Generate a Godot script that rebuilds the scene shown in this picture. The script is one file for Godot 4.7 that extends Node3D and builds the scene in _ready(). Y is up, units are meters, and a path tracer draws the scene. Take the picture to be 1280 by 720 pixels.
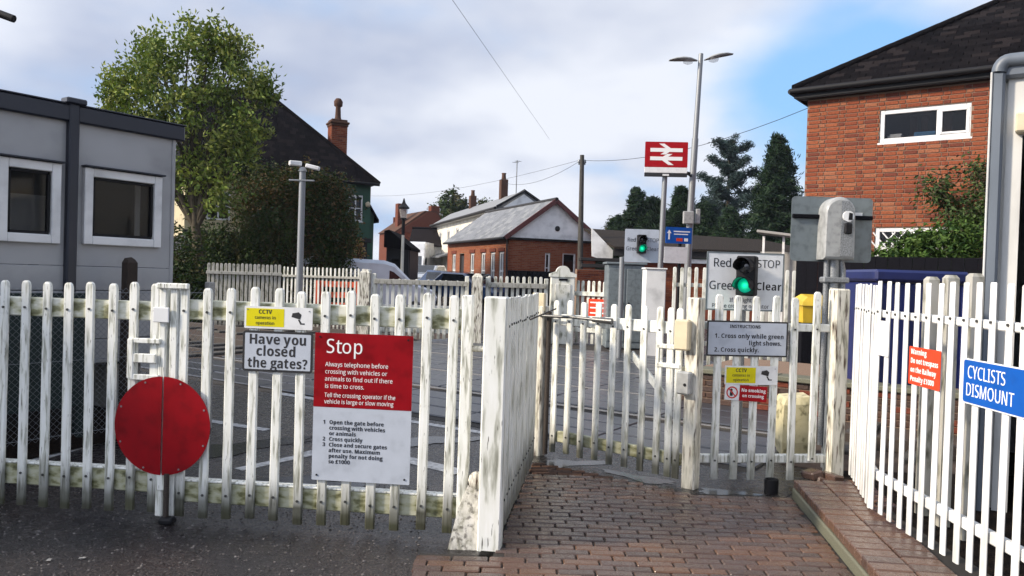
extends Node3D

# ---------------------------------------------------------------- mesh builder
class MB:
	var V := PackedVector3Array()
	var N := PackedVector3Array()
	var C := PackedColorArray()
	var I := PackedInt32Array()
	var col := Color(1, 1, 1)

	func tri(a: Vector3, b: Vector3, c: Vector3) -> void:
		var n := (b - a).cross(c - a).normalized()
		var k := V.size()
		V.append(a); V.append(b); V.append(c)
		for i in 3:
			N.append(n)
			C.append(col)
		I.append(k); I.append(k + 2); I.append(k + 1)

	func quad(a: Vector3, b: Vector3, c: Vector3, d: Vector3) -> void:
		var n := (c - a).cross(d - b).normalized()
		var k := V.size()
		V.append(a); V.append(b); V.append(c); V.append(d)
		for i in 4:
			N.append(n)
			C.append(col)
		for i in [0, 2, 1, 0, 3, 2]:
			I.append(k + i)

	# a box centred on t.origin, edges chamfered by e
	func box(s: Vector3, t := Transform3D(), e := 0.0) -> MB:
		var h := s * 0.5
		for ax in 3:
			for sg: float in [-1.0, 1.0]:
				var u := (ax + 1) % 3
				var w := (ax + 2) % 3
				var q: Array[Vector3] = []
				for k: Array in [[-1, -1], [1, -1], [1, 1], [-1, 1]]:
					var p := Vector3()
					p[ax] = sg * h[ax]
					p[u] = k[0] * (h[u] - e)
					p[w] = k[1] * (h[w] - e)
					q.append(t * p)
				if sg > 0:
					quad(q[0], q[1], q[2], q[3])
				else:
					quad(q[3], q[2], q[1], q[0])
		if e > 0.0:
			for ax in 3:
				var u := (ax + 1) % 3
				var w := (ax + 2) % 3
				for k: Array in [[-1, -1], [1, -1], [1, 1], [-1, 1]]:
					var q: Array[Vector3] = []
					for m: Array in [[-1, 0], [1, 0], [1, 1], [-1, 1]]:
						var p := Vector3()
						p[ax] = m[0] * (h[ax] - e)
						p[u] = k[0] * (h[u] - (e if m[1] == 1 else 0.0))
						p[w] = k[1] * (h[w] - (e if m[1] == 0 else 0.0))
						q.append(t * p)
					var mid := (q[0] + q[2]) * 0.5 - t.origin
					if (q[2] - q[0]).cross(q[3] - q[1]).dot(mid) > 0:
						quad(q[0], q[1], q[2], q[3])
					else:
						quad(q[3], q[2], q[1], q[0])
			for x: float in [-1.0, 1.0]:
				for y: float in [-1.0, 1.0]:
					for z: float in [-1.0, 1.0]:
						var a := t * Vector3(x * h.x, y * (h.y - e), z * (h.z - e))
						var b := t * Vector3(x * (h.x - e), y * h.y, z * (h.z - e))
						var c := t * Vector3(x * (h.x - e), y * (h.y - e), z * h.z)
						if x * y * z > 0:
							tri(a, b, c)
						else:
							tri(a, c, b)
		return self

	func at(x: float, y: float, z: float, s: Vector3, e := 0.0) -> MB:
		return box(s, Transform3D(Basis(), Vector3(x, y, z)), e)

	# skin over rings of equal length (each ring counter-clockwise seen from the far end)
	func loft(rings: Array, smooth := false, caps := true, cols := []) -> MB:
		var m: int = rings[0].size()
		if smooth:
			var k := V.size()
			for r in rings.size():
				for j in m + 1:
					var p: Vector3 = rings[r][j % m]
					var du: Vector3 = rings[r][(j + 1) % m] - rings[r][(j + m - 1) % m]
					var dv: Vector3 = rings[mini(r + 1, rings.size() - 1)][j % m] - rings[maxi(r - 1, 0)][j % m]
					V.append(p)
					N.append(du.cross(dv).normalized())
					C.append(cols[r] if cols.size() else col)
			for r in rings.size() - 1:
				for j in m:
					var a := k + r * (m + 1) + j
					var b := a + m + 1
					for i: int in [a, b + 1, a + 1, a, b, b + 1]:
						I.append(i)
		else:
			for r in rings.size() - 1:
				for j in m:
					var k := V.size()
					quad(rings[r][j], rings[r][(j + 1) % m], rings[r + 1][(j + 1) % m], rings[r + 1][j])
					if cols.size():
						C[k] = cols[r]; C[k + 1] = cols[r]; C[k + 2] = cols[r + 1]; C[k + 3] = cols[r + 1]
		if caps:
			for e in 2:
				var ring: Array = rings[0] if e == 0 else rings[-1]
				if cols.size():
					col = cols[0] if e == 0 else cols[-1]
				for j in range(1, m - 1):
					if e == 1:
						tri(ring[0], ring[j], ring[j + 1])
					else:
						tri(ring[0], ring[j + 1], ring[j])
		return self

	func tube(pts: Array, r0: float, r1 := -1.0, sides := 8, cols := []) -> MB:
		if r1 < 0:
			r1 = r0
		var rings := []
		for i in pts.size():
			var d: Vector3 = (pts[mini(i + 1, pts.size() - 1)] - pts[maxi(i - 1, 0)]).normalized()
			var x := d.cross(Vector3(0.3, 0.1, 1.0) if absf(d.z) < 0.9 else Vector3(1, 0.1, 0)).normalized()
			var y := d.cross(x)
			var r := lerpf(r0, r1, float(i) / maxf(1, pts.size() - 1))
			var ring := []
			for j in sides:
				ring.append(pts[i] + (x * cos(TAU * j / sides) + y * sin(TAU * j / sides)) * r)
			rings.append(ring)
		return loft(rings, sides > 4, true, cols)

	# profile of (radius, height) turned about y
	func lathe(prof: Array, sides := 16, t := Transform3D(), smooth := true) -> MB:
		var rings := []
		for p: Vector2 in prof:
			var ring := []
			for j in sides:
				ring.append(t * Vector3(p.x * cos(TAU * j / sides), p.y, -p.x * sin(TAU * j / sides)))
			rings.append(ring)
		return loft(rings, smooth)

	# a flat outline (x, y) given thickness from z0 to z1
	func prism(poly: PackedVector2Array, z0: float, z1: float, t := Transform3D()) -> MB:
		var p := poly
		if Geometry2D.is_polygon_clockwise(p):
			p.reverse()
		var ix := Geometry2D.triangulate_polygon(p)
		for i in range(0, ix.size(), 3):
			var a := p[ix[i]]
			var b := p[ix[i + 1]]
			var c := p[ix[i + 2]]
			if (b - a).cross(c - a) < 0:
				var s := b
				b = c
				c = s
			tri(t * Vector3(a.x, a.y, z1), t * Vector3(b.x, b.y, z1), t * Vector3(c.x, c.y, z1))
			tri(t * Vector3(a.x, a.y, z0), t * Vector3(c.x, c.y, z0), t * Vector3(b.x, b.y, z0))
		for i in p.size():
			var a := p[i]
			var b := p[(i + 1) % p.size()]
			quad(t * Vector3(a.x, a.y, z0), t * Vector3(b.x, b.y, z0), t * Vector3(b.x, b.y, z1), t * Vector3(a.x, a.y, z1))
		return self

	func done() -> ArrayMesh:
		var a := []
		a.resize(Mesh.ARRAY_MAX)
		a[Mesh.ARRAY_VERTEX] = V
		a[Mesh.ARRAY_NORMAL] = N
		a[Mesh.ARRAY_COLOR] = C
		a[Mesh.ARRAY_INDEX] = I
		var m := ArrayMesh.new()
		m.add_surface_from_arrays(Mesh.PRIMITIVE_TRIANGLES, a)
		return m

# ---------------------------------------------------------------- scene graph helpers
var taken := {}
var M := {}
var rng := RandomNumberGenerator.new()
var font_plain: Font
var font_bold: Font
const EYE := Vector3(0, 1.55, 0)

func numbered(called: String) -> String:
	var n: int = taken.get(called, 0)
	taken[called] = n + 1
	return called if n == 0 else "%s_%03d" % [called, n]

func tag(o: Node3D, label: String, category: String, group := "") -> void:
	o.set_meta("label", label)
	o.set_meta("category", category)
	if group:
		o.set_meta("group", group)

func thing(called: String, label: String, category: String, xf := Transform3D(), group := "") -> Node3D:
	var o := Node3D.new()
	o.name = numbered(called)
	o.transform = xf
	add_child(o)
	tag(o, label, category, group)
	return o

func part(called: String, mesh: Mesh, mat: Material, parent: Node3D, xf := Transform3D(), label := "") -> MeshInstance3D:
	var o := MeshInstance3D.new()
	o.name = called
	o.mesh = mesh
	o.material_override = mat
	o.transform = xf
	parent.add_child(o, true)
	if label:
		o.set_meta("label", label)
	return o

func solo(called: String, mesh: Mesh, mat: Material, label: String, category: String, xf := Transform3D(), group := "") -> MeshInstance3D:
	var o := part(numbered(called), mesh, mat, self, xf)
	tag(o, label, category, group)
	return o

func structure(called: String, mesh: Mesh, mat: Material, xf := Transform3D()) -> MeshInstance3D:
	var o := part(numbered(called), mesh, mat, self, xf)
	o.set_meta("kind", "structure")
	return o

func copy(o: Node3D, called: String, xf: Transform3D, label: String) -> Node3D:
	var c: Node3D = o.duplicate()
	c.name = numbered(called)
	c.transform = xf
	add_child(c)
	c.set_meta("label", label)
	return c

# a frame on the ground: x from a towards b, y up, z towards the side the viewer stands on
func frame(ax: float, az: float, bx: float, bz: float, y := 0.0) -> Transform3D:
	var ex := Vector3(bx - ax, 0, bz - az).normalized()
	return Transform3D(Basis(ex, Vector3.UP, ex.cross(Vector3.UP)), Vector3(ax, y, az))

func off(x: float, y: float, z: float) -> Transform3D:
	return Transform3D(Basis(), Vector3(x, y, z))

func bx(s: Vector3, e := 0.0) -> ArrayMesh:
	return MB.new().box(s, Transform3D(), e).done()

func rect(w: float, h: float, r: float, n := 4) -> PackedVector2Array:
	var p := PackedVector2Array()
	for k in 4:
		var c := Vector2((w / 2 - r) * [1, -1, -1, 1][k], (h / 2 - r) * [1, 1, -1, -1][k])
		for i in n + 1:
			p.append(c + Vector2.from_angle(PI / 2 * (k + float(i) / n)) * r)
	return p

func disc(cx: float, cy: float, r: float, a0 := 0.0, a1 := TAU, n := 32) -> PackedVector2Array:
	var p := PackedVector2Array()
	for i in n + (0 if a1 - a0 >= TAU - 0.01 else 1):
		p.append(Vector2(cx, cy) + Vector2.from_angle(a0 + (a1 - a0) * i / n) * r)
	return p

func plate(poly: PackedVector2Array, t: float) -> ArrayMesh:
	return MB.new().prism(poly, 0, t).done()

func words(parent: Node3D, s: String, em: float, x: float, y: float, z: float, mat: Material, bold := false, align := HORIZONTAL_ALIGNMENT_LEFT, squash := 1.0) -> void:
	var t := TextMesh.new()
	t.text = s
	t.font = font_bold if bold else font_plain
	t.font_size = 32
	t.pixel_size = em / 32.0
	t.depth = 0.0012
	t.curve_step = 1.5
	t.horizontal_alignment = align
	t.vertical_alignment = VERTICAL_ALIGNMENT_CENTER
	part("lettering", t, mat, parent, Transform3D(Basis().scaled(Vector3(squash, 1, 1)), Vector3(x, y, z)))

# ---------------------------------------------------------------- materials
func lin(r: float, g: float, b: float) -> Color:
	return Color(r, g, b).linear_to_srgb()

func noise_tex(sd: int, freq: float, cols: Array, offs: Array, oct := 4, size := 256, type := FastNoiseLite.TYPE_SIMPLEX_SMOOTH) -> NoiseTexture2D:
	var n := FastNoiseLite.new()
	n.seed = sd
	n.noise_type = type
	n.frequency = freq
	n.fractal_octaves = oct
	var t := NoiseTexture2D.new()
	t.width = size
	t.height = size
	t.seamless = true
	t.noise = n
	if cols.size():
		var g := Gradient.new()
		g.offsets = PackedFloat32Array(offs)
		var c := PackedColorArray()
		for k: Color in cols:
			c.append(k)
		g.colors = c
		t.color_ramp = g
	return t

# plain material: linear base colour, roughness
func mat(called: String, c: Color, rough := 0.6, metal := 0.0, spec := 0.5) -> StandardMaterial3D:
	var m := StandardMaterial3D.new()
	m.resource_name = called
	m.albedo_color = c
	m.roughness = rough
	m.metallic = metal
	m.metallic_specular = spec
	M[called] = m
	if called.begins_with("tile"):
		m.metallic_specular = 0.12
	elif called.begins_with("sign") or called == "disc_red" or called == "leaf" or called == "needle":
		m.metallic_specular = 0.25
	elif rough >= 0.85 and called != "asphalt":
		m.metallic_specular = minf(spec, 0.25)
	return m

# the same with a triplanar noise over it that multiplies the colour
func grained(called: String, c: Color, rough: float, tex: Texture2D, scale := Vector3(2, 2, 2), bump: Texture2D = null, bump_cm := 0.1) -> StandardMaterial3D:
	var m := mat(called, c, rough)
	m.albedo_texture = tex
	m.uv1_triplanar = true
	m.uv1_world_triplanar = true
	m.uv1_scale = scale
	m.vertex_color_use_as_albedo = true
	if bump:
		m.heightmap_enabled = true
		m.heightmap_texture = bump
		m.heightmap_scale = bump_cm
	return m

func chipped(m: StandardMaterial3D, under: Texture2D, mask: Texture2D) -> void:
	m.detail_enabled = true
	m.detail_albedo = under
	m.detail_mask = mask
	m.detail_blend_mode = BaseMaterial3D.BLEND_MODE_MIX

func glass(called: String, a: float, c := Color(0.05, 0.06, 0.07)) -> void:
	var m := mat(called, Color(c.r, c.g, c.b, a), 0.04, 0.0, 0.5)
	m.transparency = BaseMaterial3D.TRANSPARENCY_ALPHA
	m.metallic_specular = 0.32

func make_materials() -> void:
	var w := Color.WHITE
	var fine := noise_tex(1, 0.06, [Color(0.55, 0.55, 0.55), Color(0.82, 0.82, 0.82), w], [0.0, 0.45, 1.0], 5, 256)
	var soft := noise_tex(2, 0.012, [Color(0.78, 0.78, 0.78), Color(0.95, 0.95, 0.95), w], [0.0, 0.5, 1.0], 5, 256)
	var grit := noise_tex(3, 0.16, [], [], 3, 512)
	var speck := noise_tex(4, 0.13, [Color(0.62, 0.62, 0.62), Color(0.9, 0.9, 0.9), w], [0.2, 0.5, 0.85], 4, 512)
	var faint := noise_tex(14, 0.012, [Color(0.9, 0.9, 0.9), Color(0.97, 0.97, 0.97), w], [0.0, 0.4, 1.0], 6, 256)
	# weathered white paint: pale, with greenish streaks and grey runs
	var streak := noise_tex(5, 0.012, [Color(0.5, 0.5, 0.45), Color(0.76, 0.76, 0.72), Color(0.95, 0.95, 0.93), w], [0.05, 0.25, 0.42, 0.9], 6, 512)
	var mossy := noise_tex(6, 0.011, [Color(0.34, 0.34, 0.2), Color(0.6, 0.6, 0.46), Color(0.86, 0.86, 0.79), w], [0.08, 0.3, 0.46, 0.75], 7, 512)
	var bare := noise_tex(7, 0.05, [Color(0.10, 0.09, 0.08), Color(0.36, 0.33, 0.29)], [0.1, 0.9], 4, 128)
	var rusty := noise_tex(8, 0.05, [Color(0.10, 0.06, 0.04), Color(0.33, 0.2, 0.12)], [0.1, 0.9], 4, 128)
	var few_chips := noise_tex(9, 0.03, [Color.BLACK, Color.BLACK, w], [0.0, 0.8, 0.86], 7, 512)
	var many_chips := noise_tex(10, 0.014, [Color.BLACK, Color(0.4, 0.4, 0.4), w], [0.56, 0.66, 0.8], 8, 512)
	var a := grained("paint", lin(0.84, 0.85, 0.83), 0.45, streak, Vector3(5.0, 0.55, 5.0))
	chipped(a, bare, few_chips)
	a = grained("clean_paint", lin(0.84, 0.84, 0.82), 0.4, soft, Vector3(1.6, 0.7, 1.6))
	a = grained("peeling_paint", lin(0.74, 0.71, 0.63), 0.5, streak, Vector3(3.4, 0.5, 3.4))
	chipped(a, rusty, many_chips)
	a = grained("panel_paint", lin(0.82, 0.83, 0.81), 0.42, streak, Vector3(2.5, 0.35, 2.5))
	chipped(a, bare, few_chips)
	grained("mossy_paint", lin(0.68, 0.68, 0.6), 0.6, mossy, Vector3(1.1, 2.2, 1.1), grit, 0.12)
	grained("old_timber", lin(0.40, 0.39, 0.36), 0.75, streak, Vector3(1.6, 0.6, 1.6))
	grained("far_paint", lin(0.72, 0.72, 0.68), 0.5, streak, Vector3(0.9, 0.4, 0.9))
	grained("mossy_dark", lin(0.44, 0.44, 0.33), 0.7, mossy, Vector3(1.4, 2.6, 1.4), grit, 0.15)
	# ground
	var wet := noise_tex(11, 0.012, [Color(0.1, 0.1, 0.1), Color(0.26, 0.26, 0.26), Color(0.55, 0.55, 0.55)], [0.2, 0.48, 0.85], 5, 512)
	var tar := noise_tex(12, 0.075, [Color(0.12, 0.12, 0.13), Color(0.38, 0.37, 0.38), Color(0.62, 0.6, 0.59), Color(1, 0.98, 0.95)], [0.15, 0.5, 0.72, 0.92], 5, 512)
	var patch := noise_tex(13, 0.008, [Color(0.62, 0.62, 0.66), Color(0.85, 0.83, 0.82), Color(1, 0.97, 0.93)], [0.2, 0.5, 0.8], 6, 512)
	a = grained("asphalt", lin(0.24, 0.228, 0.235), 0.8, tar, Vector3(1.7, 1.7, 1.7), grit, 0.3)
	a.roughness_texture = wet
	a.vertex_color_use_as_albedo = false
	a.detail_enabled = true
	a.detail_albedo = patch
	a.detail_blend_mode = BaseMaterial3D.BLEND_MODE_MUL
	a.detail_uv_layer = BaseMaterial3D.DETAIL_UV_2
	a.uv2_triplanar = true
	a.uv2_world_triplanar = true
	a.uv2_scale = Vector3(0.21, 0.21, 0.21)
	grained("bed", lin(0.035, 0.03, 0.026), 0.8, speck, Vector3(3, 3, 3), grit, 0.4)
	a = grained("wet_concrete", lin(0.085, 0.08, 0.08), 0.8, tar, Vector3(1.3, 1.3, 1.3), grit, 0.3)
	a.roughness_texture = wet
	grained("soil", lin(0.075, 0.05, 0.036), 0.9, tar, Vector3(1.5, 1.5, 1.5), grit, 1.5)
	grained("ballast", lin(0.13, 0.1, 0.085), 0.85, speck, Vector3(2, 2, 2), grit, 1.0)
	grained("panel_rubber", lin(0.055, 0.06, 0.075), 0.3, speck, Vector3(1.2, 1.2, 1.2), grit, 0.15)
	a = grained("water", lin(0.045, 0.045, 0.047), 0.2, speck, Vector3(1.5, 1.5, 1.5), grit, 0.04)
	grained("line_paint", lin(0.6, 0.6, 0.6), 0.5, fine, Vector3(1.1, 1.1, 1.1))
	grained("kerb", lin(0.17, 0.17, 0.12), 0.7, speck, Vector3(1.6, 1.6, 1.6), grit, 0.3)
	grained("concrete", lin(0.42, 0.41, 0.39), 0.75, speck, Vector3(1.6, 1.6, 1.6), grit, 0.3)
	chipped(grained("flaking_concrete", lin(0.62, 0.6, 0.56), 0.7, streak, Vector3(2.6, 2.6, 2.6), grit, 0.4), bare, many_chips)
	grained("mortar", lin(0.30, 0.21, 0.155), 0.9, speck, Vector3(3, 3, 3))
	# bricks and pavers take their tone from the colour, the texture only grain
	var k := 0
	for c: Color in [lin(0.12, 0.07, 0.053), lin(0.1, 0.06, 0.047), lin(0.145, 0.082, 0.058), lin(0.09, 0.06, 0.05), lin(0.155, 0.083, 0.052), lin(0.115, 0.075, 0.062)]:
		a = grained("paver_%d" % k, c, 0.75, speck, Vector3(2.3, 2.3, 2.3), grit, 0.1)
		a.roughness_texture = wet
		k += 1
	k = 0
	for c: Color in [lin(0.34, 0.098, 0.048), lin(0.3, 0.082, 0.042), lin(0.38, 0.118, 0.056), lin(0.21, 0.062, 0.04), lin(0.40, 0.15, 0.08)]:
		grained("brick_%d" % k, c, 0.85, fine, Vector3(2, 2, 2))
		k += 1
	grained("brick_any", w, 0.85, fine, Vector3(2, 2, 2))
	k = 0
	for c: Color in [lin(0.009, 0.008, 0.0095), lin(0.013, 0.0115, 0.013), lin(0.007, 0.0065, 0.008), lin(0.024, 0.02, 0.021)]:
		grained("tile_%d" % k, c, 0.85, fine, Vector3(2, 2, 2))
		k += 1
	grained("tile_any", w, 0.65, fine, Vector3(2, 2, 2))
	grained("slate_any", w, 0.5, fine, Vector3(1, 1, 1))
	grained("corbel", lin(0.13, 0.07, 0.048), 0.85, fine, Vector3(2, 2, 2))
	grained("far_brick", lin(0.2, 0.07, 0.045), 0.85, fine, Vector3(1, 1, 1))
	grained("felt_roof", lin(0.17, 0.145, 0.12), 0.9, tar, Vector3(0.6, 0.6, 0.6))
	# paints, metals and plastics
	grained("cabin_wall", lin(0.40, 0.402, 0.41), 0.5, soft, Vector3(0.5, 0.5, 0.5))
	grained("cabin_trim", lin(0.014, 0.018, 0.032), 0.4, soft, Vector3(0.6, 0.6, 0.6))
	grained("plastic_white", lin(0.8, 0.8, 0.8), 0.3, soft, Vector3(1, 1, 1))
	grained("module_wall", lin(0.62, 0.62, 0.6), 0.5, soft, Vector3(1.2, 0.3, 1.2))
	grained("module_trim", lin(0.13, 0.155, 0.19), 0.45, soft, Vector3(1.2, 0.3, 1.2))
	grained("cream", lin(0.6, 0.52, 0.36), 0.6, soft, Vector3(2, 2, 2))
	grained("cream_plastic", lin(0.62, 0.56, 0.36), 0.45, streak, Vector3(1.4, 1.4, 1.4))
	grained("grey_sheet", lin(0.155, 0.185, 0.2), 0.4, soft, Vector3(3, 3, 3))
	grained("grey_cast", lin(0.36, 0.37, 0.37), 0.4, soft, Vector3(4, 4, 4))
	grained("galvanised", lin(0.36, 0.38, 0.4), 0.45, fine, Vector3(5, 5, 5)).metallic = 0.35
	grained("steel", lin(0.2, 0.2, 0.2), 0.4, fine, Vector3(6, 6, 6)).metallic = 0.7
	grained("rail_steel", lin(0.3, 0.28, 0.26), 0.3, fine, Vector3(4, 4, 4)).metallic = 0.8
	grained("rusty_iron", lin(0.055, 0.04, 0.032), 0.7, fine, Vector3(5, 5, 5))
	grained("sign_red", lin(0.36, 0.006, 0.012), 0.4, faint, Vector3(2, 2, 2))
	grained("disc_red", lin(0.27, 0.004, 0.009), 0.4, soft, Vector3(2, 2, 2))
	grained("sign_orange", lin(0.66, 0.06, 0.022), 0.4, faint, Vector3(2, 2, 2))
	grained("sign_blue", lin(0.008, 0.09, 0.40), 0.35, faint, Vector3(2, 2, 2))
	grained("sign_white", lin(0.74, 0.75, 0.76), 0.4, faint, Vector3(2, 2, 2))
	grained("sign_grey", lin(0.46, 0.5, 0.57), 0.4, faint, Vector3(2, 2, 2))
	grained("sign_yellow", lin(0.68, 0.6, 0.012), 0.4, faint, Vector3(2, 2, 2))
	mat("ink", lin(0.012, 0.012, 0.014), 0.5)
	mat("white_ink", lin(0.8, 0.8, 0.8), 0.45)
	mat("red_ink", lin(0.5, 0.015, 0.015), 0.45)
	mat("yellow_ink", lin(0.45, 0.38, 0.01), 0.5)
	mat("black_plastic", lin(0.01, 0.01, 0.012), 0.55, 0.0, 0.3)
	mat("rubber", lin(0.015, 0.015, 0.015), 0.8)
	mat("dark_inside", lin(0.02, 0.02, 0.022), 0.8)
	grained("black_fence", lin(0.007, 0.007, 0.011), 0.9, fine, Vector3(2, 2, 2))
	grained("green_boards", lin(0.008, 0.028, 0.026), 0.7, fine, Vector3(2, 2, 2))
	grained("pub_green", lin(0.014, 0.075, 0.042), 0.6, soft, Vector3(0.5, 0.5, 0.5))
	grained("pub_dark", lin(0.012, 0.011, 0.012), 0.7, soft, Vector3(1, 1, 1))
	grained("render_cream", lin(0.5, 0.43, 0.27), 0.8, soft, Vector3(0.5, 0.5, 0.5))
	grained("render_white", lin(0.84, 0.84, 0.83), 0.7, soft, Vector3(0.5, 0.5, 0.5))
	grained("render_warm", lin(0.74, 0.70, 0.6), 0.7, soft, Vector3(0.5, 0.5, 0.5))
	grained("bargeboard", lin(0.11, 0.022, 0.02), 0.5, soft, Vector3(1, 1, 1))
	grained("stump", lin(0.03, 0.018, 0.012), 0.8, streak, Vector3(3, 1, 3))
	grained("pole_wood", lin(0.06, 0.055, 0.05), 0.8, streak, Vector3(2, 0.4, 2))
	grained("bark", lin(0.09, 0.075, 0.055), 0.9, streak, Vector3(2, 0.7, 2))
	grained("bin_blue", lin(0.011, 0.018, 0.1), 0.4, soft, Vector3(1, 1, 1))
	grained("bin_yellow", lin(0.62, 0.42, 0.03), 0.45, soft, Vector3(1, 1, 1))
	grained("barrier_orange", lin(0.7, 0.1, 0.03), 0.5, soft, Vector3(1, 1, 1))
	grained("straw", lin(0.3, 0.18, 0.08), 0.9, tar, Vector3(3, 3, 3))
	grained("car_white", lin(0.72, 0.74, 0.78), 0.25, soft, Vector3(0.5, 0.5, 0.5))
	grained("car_silver", lin(0.42, 0.46, 0.52), 0.25, soft, Vector3(0.5, 0.5, 0.5)).metallic = 0.3
	grained("car_blue", lin(0.03, 0.06, 0.14), 0.22, soft, Vector3(0.5, 0.5, 0.5))
	for n in ["car_white", "car_silver", "car_blue"]:
		M[n].clearcoat_enabled = true
		M[n].clearcoat = 0.8
		M[n].clearcoat_roughness = 0.08
	mat("dark_glass", lin(0.012, 0.015, 0.02), 0.05, 0.0, 0.7)
	glass("pane", 0.35, Color(0.03, 0.035, 0.045))
	glass("lantern_glass", 0.25, Color(0.8, 0.8, 0.8))
	mat("books", lin(0.05, 0.2, 0.4), 0.7)
	mat("curtain", lin(0.1, 0.05, 0.035), 0.9)
	var g := mat("green_light", lin(0.0, 0.3, 0.22), 0.3)
	g.emission_enabled = true
	g.emission = lin(0.0, 0.85, 0.6)
	g.emission_energy_multiplier = 0.12
	# leaves: the colour of each clump comes with its copy
	for n in ["leaf", "needle"]:
		var l := mat(n, Color.WHITE, 0.55)
		l.vertex_color_use_as_albedo = true
		if n == "leaf":
			l.backlight_enabled = true
			l.backlight = Color(0.5, 0.55, 0.3)

# ---------------------------------------------------------------- sky
func make_sky(towards_sun: Vector3) -> Sky:
	var W := 2048
	var H := 1024
	var n := FastNoiseLite.new()
	n.seed = 21
	n.frequency = 0.55
	n.fractal_octaves = 6
	n.fractal_gain = 0.52
	var big := FastNoiseLite.new()
	big.seed = 8
	big.frequency = 0.28
	big.fractal_octaves = 2
	var data := PackedFloat32Array()
	data.resize(W * H * 3)
	for j in H:
		var el := PI / 2 - PI * (j + 0.5) / H
		var sy := sin(el)
		var cy := cos(el)
		for i in W:
			var az := wrapf(TAU * (i + 0.5) / W, -PI, PI)   # 0 looks along -z
			var c: Vector3
			if sy < -0.02:
				c = Vector3(0.11, 0.105, 0.10)
			else:
				var d := Vector3(sin(az) * cy, maxf(sy, 0.0), -cos(az) * cy)
				var q := Vector3(d.x, 0, d.z) / (d.y + 0.22) * 1.1
				var f := n.get_noise_3d(q.x, q.z, 1.7) + 0.5 * n.get_noise_3d(q.x * 2.3 + 9.0, q.z * 2.3, 4.0)
				var b := big.get_noise_3d(q.x, q.z, 7.0)
				# a broad break in the cloud drifts towards the north-east
				var gap := exp(-pow((az - 0.40) / 0.2, 2.0)) * exp(-pow((el - 0.26) / 0.2, 2.0))
				var cover := smoothstep(-0.75, 0.25, f + 0.45 * b + 0.42 - 1.0 * gap)
				var t := pow(1.0 - clampf(d.y, 0, 1), 4.0)
				var blue := Vector3(0.2, 0.42, 0.78).lerp(Vector3(0.37, 0.62, 0.88), t)
				var shade := clampf(0.5 + 1.3 * n.get_noise_3d(q.x * 1.2 + 31.0, q.z * 1.2, 2.0) + 0.6 * f, 0, 1)
				# thin cloud glows round the sun, boosted as added fill for the shaded gate
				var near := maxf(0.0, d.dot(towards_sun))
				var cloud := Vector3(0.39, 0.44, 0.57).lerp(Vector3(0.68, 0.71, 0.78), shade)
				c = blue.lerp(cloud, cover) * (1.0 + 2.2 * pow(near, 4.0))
			var k := (j * W + i) * 3
			data[k] = c.x
			data[k + 1] = c.y
			data[k + 2] = c.z
	var im := Image.create_from_data(W, H, false, Image.FORMAT_RGBF, data.to_byte_array())
	var p := PanoramaSkyMaterial.new()
	p.panorama = ImageTexture.create_from_image(im)
	var s := Sky.new()
	s.sky_material = p
	return s

# ---------------------------------------------------------------- pieces: the nearest `most` as parts, the rest as one
func pieces(parent: Node3D, called: String, mesh: Mesh, xfs: Array, mats: Array, many: Material, most := 300) -> void:
	var at := parent.global_transform if parent.is_inside_tree() else parent.transform
	xfs.sort_custom(func(a: Transform3D, b: Transform3D) -> bool: return (at * a.origin).distance_squared_to(EYE) < (at * b.origin).distance_squared_to(EYE))
	for i in mini(most, xfs.size()):
		part(called, mesh, M[mats[rng.randi() % mats.size()]], parent, xfs[i])
	if xfs.size() > most:
		var mm := MultiMesh.new()
		mm.transform_format = MultiMesh.TRANSFORM_3D
		mm.use_colors = true
		mm.mesh = mesh
		mm.instance_count = xfs.size() - most
		for i in mm.instance_count:
			mm.set_instance_transform(i, xfs[most + i])
			mm.set_instance_color(i, M[mats[rng.randi() % mats.size()]].albedo_color.srgb_to_linear())
		var o := MultiMeshInstance3D.new()
		o.name = called
		o.multimesh = mm
		o.material_override = many
		parent.add_child(o, true)
		o.set_meta("kind", "stuff")

# bricks in stretcher bond on a face in the parent's x-y plane at z; holes are [x0, x1, y0, y1]
func brickwork(parent: Node3D, face: Transform3D, w: float, y0: float, y1: float, holes: Array, most: int, tones := ["brick_0", "brick_1", "brick_2", "brick_0", "brick_3", "brick_1", "brick_4"], flemish := false) -> void:
	var bl := 0.225
	var bh := 0.075
	var xfs := []
	var rows := int((y1 - y0) / bh)
	for r in rows:
		var y := y0 + (r + 0.5) * bh
		var x := -bl / 2 if r % 2 else 0.0
		var n := 0
		if flemish:
			x = -bl * 0.375 if r % 2 else 0.0
			n = r % 2
		while x < w:
			var step := bl * 0.5 if flemish and n % 2 else bl
			var spans := [[maxf(x, 0.0), minf(x + step, w)]]
			for h: Array in holes:
				if y > h[2] and y < h[3]:
					var next := []
					for s: Array in spans:
						if h[1] <= s[0] or h[0] >= s[1]:
							next.append(s)
						else:
							if h[0] - s[0] > 0.03:
								next.append([s[0], h[0]])
							if s[1] - h[1] > 0.03:
								next.append([h[1], s[1]])
					spans = next
			for s: Array in spans:
				if s[1] - s[0] > 0.03:
					var sx: float = (s[1] - s[0] - 0.012) / 0.215
					xfs.append(face * Transform3D(Basis().scaled(Vector3(sx, 1, 1)), Vector3((s[0] + s[1]) / 2, y, rng.randf_range(-0.0015, 0.0015))))
			x += step
			n += 1
	pieces(parent, "brick", bx(Vector3(0.215, 0.061, 0.024), 0.004), xfs, tones, M.brick_any, most)

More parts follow.
